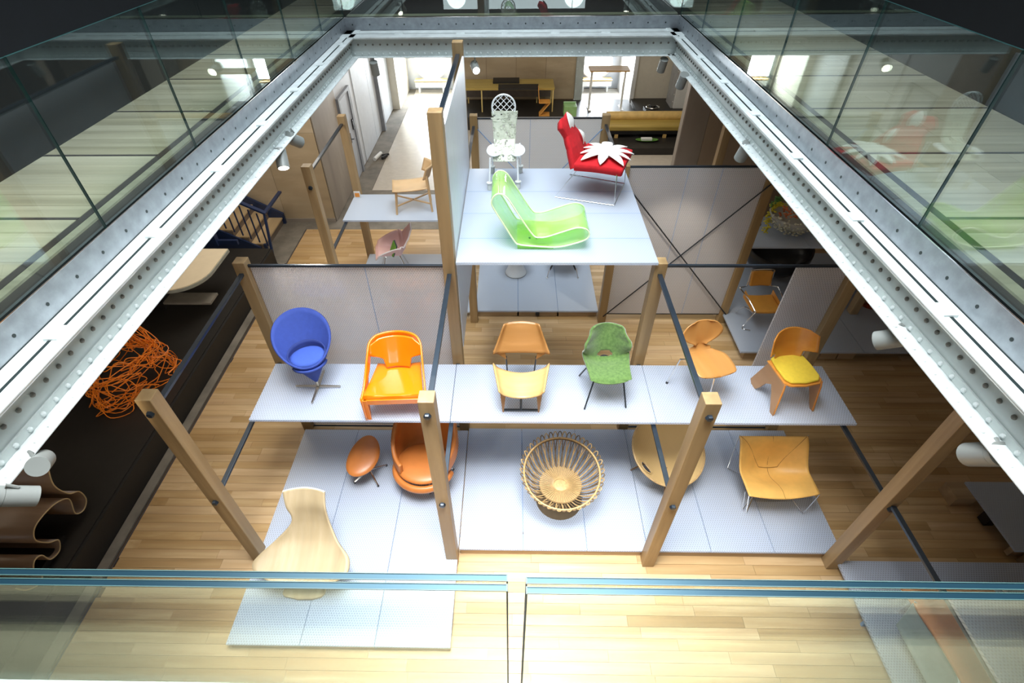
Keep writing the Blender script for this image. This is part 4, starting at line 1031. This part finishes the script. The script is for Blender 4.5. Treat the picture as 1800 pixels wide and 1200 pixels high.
MB().box(-.06, .06, 0, .012, 0, .13).build('frame', WHITE, t, smooth=False); MB().box(-.045, .045, -.003, 0, .02, .10).build('card', plain('orange_card', (.8, .3, .05), .6), t, smooth=False)
PINK = plain('pale_pink_shell', (.95, .58, .52), .35, var=.03); PINKW = plain('pink_white_rim', (.82, .70, .66), .4, var=.02)
t = thing('shell_armchair', 'pale pink moulded armchair holding a dark tablet, behind the left panel', 'chair', (-2.42, 8.92, .142), math.radians(-78))
t.scale = (1.2, 1.35, 1.15)
def psh(u, v):
    x = (u - .5) * 2
    y, z, wd_ = pick([(0, -.24, .40, .20), (.15, -.2, .43, .24), (.45, .12, .40, .25), (.6, .2, .52, .25), (.8, .27, .72, .21), (1, .32, .86, .12)], v)
    arm = math.exp(-((v - .42) / .22) ** 2) * max(0, abs(x) - .55) / .45
    return (x * (wd_ + .06 * arm), y - .08 * x * x * (v > .5) * (1 - v), z + .24 * arm)
MB().grid(psh, 28, 30).build('shell', PINK, t, solid=.014, angle=70)
MB().tube([psh(u, v) for u, v in [(i / 10, 1) for i in range(11)] + [(1, 1 - i / 24) for i in range(1, 25)]], .011, 6).build('shell_rim', PINKW, t)
for x, y in ((-.2, -.2), (.2, -.2), (-.2, .2), (.2, .2)): MB().tube([(x * .5, y * .5, .38), (x, y, .01)], .01, 8).build('leg', CHROME, t)
tt = thing('tablet', 'dark tablet with a bright green edge leaning in the pink armchair', 'tablet', (-2.34, 8.80, .66), math.radians(20))
MB().obox((0, 0, .10), (.02, .26, .24), Matrix.Rotation(math.radians(25), 3, 'Y')).build('dark_case', plain('charcoal_case', (.05, .055, .065), .5), tt, smooth=False)
MB().obox((-.02, 0, .10), (.012, .27, .22), Matrix.Rotation(math.radians(25), 3, 'Y')).build('green_cover', plain('green_cover', (.18, .5, .04), .5), tt, smooth=False)
t = thing('black_chair', 'rounded black chair back hidden behind the tall post', 'chair', (-.93, 8.5, 0.0), 0)
MB().prism([(-.09 + .0, 0), (.09, 0), (.11, .05), (.11, .4), (-.11, .4), (-.11, .05)], lambda a, b, z: (a, z, .32 + b), -.03, .03).build('backrest', plain('black_leather', (.014, .013, .013), .35), t, bev=.02)
MB().cyl((0, 0, .14), (0, 0, .34), .02).cyl((0, 0, .14), (0, 0, .165), .1).build('foot', BLK, t)
# under the top shelf
t = thing('pedestal_stool', 'white pedestal stool with a pierced flower seat under the top shelf', 'stool', (.06, 8.88, .142))
MB().lathe([(0, 0), (.21, 0), (.215, .02), (.20, .05), (.13, .22), (.075, .36), (.07, .42)], 36).build('pedestal', WHITE, t, angle=60)
MB().lathe([(.216, .0), (.218, .012), (.20, .012)], 36).build('dark_foot_ring', plain('grey_ring', (.25, .26, .24), .5), t)
def flow(u, v): a = u * 2 * PI; r = v * .31 * (1 - .10 * abs(math.sin(a * 2.5))); return (r * math.cos(a), r * math.sin(a), .42 + .05 * v * v)
MB().grid(flow, 60, 12, closeu=True, mask=lambda u, v: not (.5 < v < .8 and (u * 10 % 1) > .3 and (u * 10 % 1) < .7)).build('pierced_seat', WHITE, t, solid=.012, angle=60)
t = thing('bucket_chair', 'white bucket chair on dark and chrome legs under the top shelf', 'chair', (1.0, 8.98, .142))
MB().grid(lambda u, v: (.30 * v ** .6 * math.cos(u * 2 * PI), .30 * v ** .6 * math.sin(u * 2 * PI), .37 + .10 * v * v + .28 * v * v * max(0, math.sin(u * 2 * PI))), 40, 10, closeu=True).build('shell', plain('blue_grey_shell', (.45, .52, .6), .3), t, solid=.012)
for sx in (-1, 1):
    for sy in (-1, 1):
        MB().bar((sx * .14, sy * .12, .38), (sx * .26, sy * .24, .16), .03, .012).build('strut', BLK, t, smooth=False)
        MB().tube([(sx * .26, sy * .24, .2), (sx * .31, sy * .31, .02)], .011, 8).cyl((sx * .31, sy * .31, 0), (sx * .31, sy * .31, .03), .018).build('leg', CHROME, t)
# ------------------------------------------------------------------ right side
TOR = plain('amber_leather', (.72, .32, .05), .35, var=.08, scale=5)
def tubular():
    t = thing('tubular_armchair', 'chrome tube armchair with amber leather seat and back', 'chair', (4.36, 7.28, .222), math.radians(2))
    MB().grid(lambda u, v: ((u - .5) * .46, lerp(-.29, .18, v), .40 - .015 * math.sin(v * PI) + .015 * (2 * u - 1) ** 2), 8, 10).build('seat', TOR, t, solid=.04, sub=1)
    MB().grid(lambda u, v: ((u - .5) * .36, lerp(.27, .33, v) + .02 * math.sin(u * PI), lerp(.56, .82, v)), 8, 8).build('backrest', TOR, t, solid=.04, sub=1)
    for sg in (-1, 1):
        MB().tube(spl([(sg * .20, .33, .80), (sg * .205, .30, .60), (sg * .22, .29, .54), (sg * .32, .27, .53), (sg * .335, .22, .53), (sg * .30, -.05, .52), (sg * .25, -.28, .44), (sg * .25, -.30, .40), (sg * .29, -.18, .02), (sg * .30, -.26, .012), (sg * .20, -.30, .012)], 4), .011, 8).build('frame_tube', CHROME, t)
        MB().tube(spl([(sg * .25, -.28, .38), (sg * .27, -.0, .3), (sg * .28, .2, .02)], 4), .010, 8).build('rear_tube', CHROME, t)
        MB().prism([(-.25, .36), (.22, .36), (.22, .50), (-.2, .46)], lambda a, b, q: (q, a, b), sg * .245 - .004, sg * .245 + .004).build('side_leather', TOR, t, smooth=False)
    MB().tube(spl([(-.20, .33, .80), (-.17, .335, .85), (.17, .335, .85), (.20, .33, .80)], 4), .011, 8).build('top_tube', CHROME, t)
tubular()
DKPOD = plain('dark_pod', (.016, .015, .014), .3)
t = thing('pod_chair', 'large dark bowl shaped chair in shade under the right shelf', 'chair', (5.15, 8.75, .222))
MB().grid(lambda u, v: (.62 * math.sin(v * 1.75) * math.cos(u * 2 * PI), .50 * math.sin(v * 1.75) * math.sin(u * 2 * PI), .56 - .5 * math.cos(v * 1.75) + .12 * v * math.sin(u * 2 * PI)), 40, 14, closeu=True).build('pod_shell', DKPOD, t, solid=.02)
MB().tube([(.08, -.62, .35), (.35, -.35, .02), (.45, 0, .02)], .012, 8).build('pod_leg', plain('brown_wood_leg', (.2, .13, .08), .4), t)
fr = random.Random(11)
t = thing('flower_chair', 'bowl seat overflowing with yellow and white blossoms on the right shelf', 'chair', (4.86, 8.22, 1.502))
MB().lathe([(.1, 0), (.14, .02), (.34, .16), (.42, .30), (.40, .31), (.3, .17), (0, .05)], 30).build('bowl', plain('grey_white_bowl', (.5, .5, .46), .5), t)
for nm, colr, n, fn in (('yellow_blossoms', (.72, .62, .05), 150, lambda q, a: (-.48 + .30 * q + .03 * math.cos(a), -.14 + .34 * math.sin(q * 2.2) + .03 * math.sin(a), .03 + .36 * math.sin(q * 1.9))),
                       ('leafy_blossoms', (.12, .30, .07), 90, lambda q, a: (-.40 + .5 * q, .12 + .28 * q, .40 + .30 * q + .05 * math.sin(a))),
                       ('white_blossoms', (.82, .78, .62), 260, lambda q, a: ((.30 + .12 * q) * math.cos(PI + a * .62), (.30 + .12 * q) * math.sin(PI + a * .62) * .95, .08 + .24 * q)),
                       ('orange_blossoms', (.75, .22, .08), 60, lambda q, a: (-.24 + .3 * q, -.02 + .10 * math.sin(a), .34 + .05 * math.cos(a)))):
    mb = MB()
    for k in range(n):
        q, a = fr.random(), fr.random() * 6.28; p = Vector(fn(q, a)) + Vector([fr.uniform(-.035, .035) for _ in range(3)]); p.z = max(.025, p.z); r = fr.uniform(.016, .030)
        mb.lathe([(r * .3, -r * .5), (r, 0), (r * .5, r * .5), (0, r * .6)], 6, tuple(p))
    o = mb.build(nm, plain(nm + '_petals', colr, .7, var=.3, scale=30), t); o['kind'] = 'stuff'
t = thing('copper_stool', 'shiny rose gold metal seat on the right platform beyond the girder', 'stool', (6.62, 7.75, .222))
COP = plain('rose_copper', (.75, .36, .24), .15, 1.0)
MB().lathe([(.16, 0), (.17, .01), (.03, .04), (.025, .30), (.1, .33), (.32, .36), (.36, .40), (.34, .405), (.2, .37), (0, .36)], 36).build('spun_seat', COP, t)
# orange chaise bottom right
SAL = plain('salmon_orange_fabric', (.72, .27, .085), .7, var=.05); GRS = plain('grey_mesh_fabric', (.24, .29, .29), .7, var=.1, scale=12)
t = thing('orange_chaise', 'long salmon orange chaise with a grey flap edged in white at bottom right', 'chaise', (0, 0, .142))
cz = lambda y: .30 + .10 * math.sin((y - .9) * 2.0)
MB().grid(lambda u, v: (lerp(4.2, 5.15, u) + .10 * (1 - v), lerp(1.0, 2.42, v), cz(lerp(1.0, 2.42, v)) + .05 * v), 6, 16).build('seat', SAL, t, solid=.05, angle=60)
ed = spl([(4.22, 2.24, .40), (4.30, 2.18, .385), (4.30, 2.0, .37), (4.28, 1.8, .36), (4.30, 1.60, .35), (4.26, 1.50, .35), (4.15, 1.42, .345), (4.0, 1.36, .34)], 5)
MB().grid(lambda u, v: (lerp(ed[int(round(v * (len(ed) - 1)))].x, 3.99 + .02 * v, u), lerp(ed[int(round(v * (len(ed) - 1)))].y, lerp(2.05, 1.30, v), u), lerp(ed[int(round(v * (len(ed) - 1)))].z, .30, u)), 6, len(ed) - 1).build('grey_flap', GRS, t, solid=.012, angle=60)
MB().tube([tuple(p + Vector((0, 0, .01))) for p in ed], .010, 6).build('white_piping', WHITE, t)
MB().tube([(5.18, 2.42, .44), (5.22, 2.33, .44)], .012, 6).build('white_piping', WHITE, t)
for x in (4.3, 5.1):
    for y in (1.1, 2.3): MB().cyl((x, y, 0), (x, y, .27), .015).build('leg', CHROME, t)
# ------------------------------------------------------------------ back of the gallery
p1 = tag(MB().box(-1.9, 3.9, 17.17, 18.85, 0, .4).build('display_plinth', PLINTH, smooth=False), 'dark plinth at the back carrying the long desk and the tall white table', 'plinth')
p2 = tag(MB().box(3.99, 7.5, 16.9, 18.95, 0, .4).build('display_plinth', PLINTH, smooth=False), 'dark plinth at back right carrying the white cabinet', 'plinth')
p3 = tag(MB().box(2.3, 6.2, 15.15, 16.85, 0, .2).build('display_plinth', PLINTH, smooth=False), 'low dark plinth at back right carrying the daybed', 'plinth')
OCH = wood('ochre_veneer', (.42, .30, .07), (.55, .41, .12), (1, 10, 10), .35)
t = thing('long_desk', 'long ochre desk with a dark inset top and thin yellow legs', 'desk', (-.07, 18.05, .4))
MB().box(-1.55, 1.36, -.42, .55, .66, .72).build('desktop', OCH, t, smooth=False)
MB().box(-.42, .86, -.425, .0, .665, .725).box(-.6, .25, .05, .5, .70, .78).build('dark_inset', PLINTHF, t, smooth=False)
MB().box(-1.5, 1.3, .45, .49, .2, .62).build('modesty_panel', plain('taupe_panel', (.16, .13, .11), .6), t, smooth=False)
for x, y in ((-.95, -.38), (1.32, -.38), (-1.45, .48), (.85, .5), (1.32, .5)):
    MB().box(x - .018, x + .018, y - .018, y + .018, 0, .66).build('leg', plain('yellow_leg%d' % int(x * 100 + y * 9), (.75, .58, .22), .4), t, smooth=False)
ORW = plain('orange_wood', (.72, .34, .07), .45)
t = thing('zigzag_chair', 'small orange zigzag chair in front of the long desk', 'chair', (.98, 17.42, .402), math.radians(88))
MB().box(-.18, .18, -.17, .17, .38, .40).build('seat', ORW, t, smooth=False); MB().bar((0, .17, .39), (0, .21, .80), .36, .018).build('backrest', ORW, t, smooth=False)
MB().bar((0, -.16, .38), (0, .15, .02), .36, .018).build('slanted_leg', ORW, t, smooth=False); MB().box(-.18, .18, -.17, .17, 0, .02).build('base', ORW, t, smooth=False)
t = thing('green_box', 'small pale green block seat on the back plinth', 'box', (1.79, 17.38, .402))
MB().box(-.20, .20, -.2, .2, 0, .30).build('block', plain('pale_green', (.28, .50, .20), .5), t, smooth=False, bev=.01)
MB().box(-.20, .20, .16, .2, .30, .34).build('lip', plain('mint_lip', (.4, .65, .38), .5), t, smooth=False, bev=.01)
t = thing('high_table', 'tall thin table with white trestle legs before the right round window', 'table', (2.98, 17.95, .402))
for x in (-.52, .52): MB().box(x - .03, x + .03, -.05, .05, 0, 1.15).box(x - .05, x + .05, -.28, .28, 0, .03).build('trestle', WHITE, t, smooth=False)
MB().box(-.62, .62, -.28, .28, 1.15, 1.19).build('tabletop', OREG, t, smooth=False)
t = thing('charcoal_stand', 'black chrome-handled square stand on the right plinth', 'stand', (4.47, 17.62, .402))
MB().box(-.26, .26, -.22, .22, 0, .10).build('body', BLK, t, smooth=False, bev=.01)
MB().tube([(.2 * math.cos(a), .17 * math.sin(a), .14) for a in [2 * PI * i / 24 for i in range(24)]], .02, 8, True).build('ring', CHROME, t); MB().cyl((0, 0, .1), (0, 0, .2), .09).build('hub', BLK, t)
t = thing('white_cabinet', 'tall white studded cabinet at the end of the right plinth', 'cabinet', (5.45, 18.25, .402))
MB().box(-.25, .4, -.35, .4, 0, 2.3).build('body', WHITE, t, smooth=False, bev=.01); MB().box(-.32, -.25, -.3, .4, 0, 2.3).build('studded_side', plain('grey_side', (.38, .38, .38), .5), t, smooth=False)
for i in range(9):
    q = MB().lathe([(.016, 0), (0, .012)], 6).build('stud', WHITE, t) if i == 0 else child(st0, t, (0, 0, 0))
    st0 = q; q.location = (-.285, -.3, .2 + i * .22); q.rotation_euler = (PI / 2, 0, 0)
t = thing('daybed', 'long ochre daybed with cylindrical bolster on short brass feet', 'daybed', (0, 0, .2))
MB().box(2.85, 5.9, 15.95, 16.75, .10, .22).build('dark_frame', BLK, t, smooth=False)
MB().box(2.85, 5.9, 15.93, 16.75, .2, .34).build('mattress', OCH, t, smooth=False, bev=.03); MB().cyl((2.85, 16.6, .42), (5.9, 16.6, .42), .13, 24).build('bolster', plain('gold_fabric', (.68, .47, .17), .5), t)
for x in (3.1, 4.55): MB().box(x - .05, x + .05, 15.93, 16.0, .0, .1).build('brass_foot', plain('brass_foot%d' % int(x * 10), (.6, .4, .15), .4), t, smooth=False)
t = thing('oval_tray', 'oval green tray with a white block on the low plinth', 'tray', (3.98, 15.68, .202))
MB().grid(lambda u, v: (.34 * v * math.cos(u * 2 * PI), .13 * v * math.sin(u * 2 * PI), .01 + .04 * v ** 4), 32, 8, closeu=True).build('dish', plain('leaf_green', (.09, .22, .04), .4), t, solid=.01)
tag(MB().box(3.80, 4.12, 15.62, 15.74, .235, .30).build('white_block', WHITE, smooth=False, bev=.006), 'small white block sitting in the oval green tray', 'block')
for cx, nm in ((-3.1, 'left'), (3.05, 'right')):
    t = thing('window_bench', 'white radiator bench under the %s round window' % nm, 'bench', (cx, 21.1, 0))
    MB().box(-.58, .58, -.14, .18, .20, .38).build('casing', WHITE, t, smooth=False, bev=.01)
    for x in (-.45, .45): MB().box(x - .03, x + .03, -.1, .1, 0, .2).build('leg', WHITE, t, smooth=False)
    MB().box(-.6, .6, -.16, .2, .40, .43).build('wooden_top', OREG, t, smooth=False)
t = thing('floor_fitting', 'small white and black fitting lying on the floor by the grey door', 'fitting', (-3.98, 14.95, 0))
MB().cyl((-.05, -.2, .06), (.05, .25, .06), .055, 12).build('white_tube', WHITE, t); MB().cyl((.15, -.1, .05), (.25, .1, .05), .04, 10).cyl((.1, .12, .05), (.3, .2, .05), .03, 8).build('black_wheels', BLK, t)
# ------------------------------------------------------------------ track lights
LGREY = plain('light_grey_lamp', (.24, .26, .25), .4, var=.04)
def spot(label, loc, aim, power=0, col=(1, .9, .75), ang=42, s=1.0, blend=.6):
    t = thing('track_spotlight', label, 'spotlight', loc, 0, None)
    d = (Vector(aim) - Vector(loc)).normalized(); q = d.to_track_quat('-Z', 'Y').to_matrix()
    L = lambda x, y, z: tuple(q @ (Vector((x, y, z)) * s))
    MB().cyl(L(0, 0, -.12), L(0, 0, .06), .07 * s, 24).build('lamp_body', LGREY, t, angle=40)
    MB().cyl(L(0, 0, .062), L(0, 0, .10), .07 * s, 24).build('rear_cap', LGREY, t)
    MB().cyl(L(0, 0, -.121), L(0, 0, -.119), .06 * s, 24).build('lens', LAMPG, t)
    MB().tube([L(0, .075, 0), tuple(Vector((0, 0, .10 * s)) + Vector(L(0, .05, 0)) * .5), (0, 0, (3.845 if loc[1] > 1 else 3.84) - loc[2])], .012 * s, 8).build('bracket', LGREY, t)
    if power:
        l = bpy.data.lights.new('lamp_beam', 'SPOT'); l.energy = power; l.color = col; l.spot_size = math.radians(ang); l.spot_blend = blend; l.shadow_soft_size = .05
        o = bpy.data.objects.new('lamp_beam', l); COL.objects.link(o); o.parent = t; o.location = L(0, 0, -.16); o.rotation_euler = d.to_track_quat('-Z', 'Y').to_euler()
    return t
spot('pale spotlight under the left girder, upper one at lower left', (-2.66, 1.66, 3.78), (-5.9, 5.4, .8), 150, s=.8)
spot('pale spotlight under the left girder, lowest one at lower left', (-2.66, 1.45, 3.78), (0, 3.6, .3), 90, s=.8)
spot('pale spotlight under the left girder, upper of the pair above the stairs', (-2.72, 6.42, 3.78), (-1.2, 9, 1.6), 60)
spot('glowing spotlight under the left girder, lower of the pair above the stairs', (-2.72, 5.95, 3.74), (-2.2, 4.4, 2), 90)
spot('small spotlight hanging below the far girder by the grey wall', (-2.42, 9.93, 3.68), (-2.5, 11, 0), 60)
spot('small spotlight hanging below the far girder beside the tall post', (-.67, 9.93, 3.68), (0, 7, 3), 60)
spot('small spotlight hanging below the right end of the far girder', (2.57, 9.98, 3.69), (2.4, 11.5, 0), 60)
spot('glowing spotlight under the far end of the right girder', (2.60, 8.75, 3.78), (2.4, 10.5, 0), 60)
spot('spotlight under the right girder above the cross-braced panel', (2.70, 6.08, 3.76), (2.5, 7.4, .5), 130, ang=60)
spot('large pale spotlight under the right girder by the right platform', (2.72, 2.80, 3.74), (1.0, 4.4, 1.6), 90)
spot('large pale spotlight under the right girder near the right edge', (2.70, 1.80, 3.74), (2.8, 4.2, .3), 110)
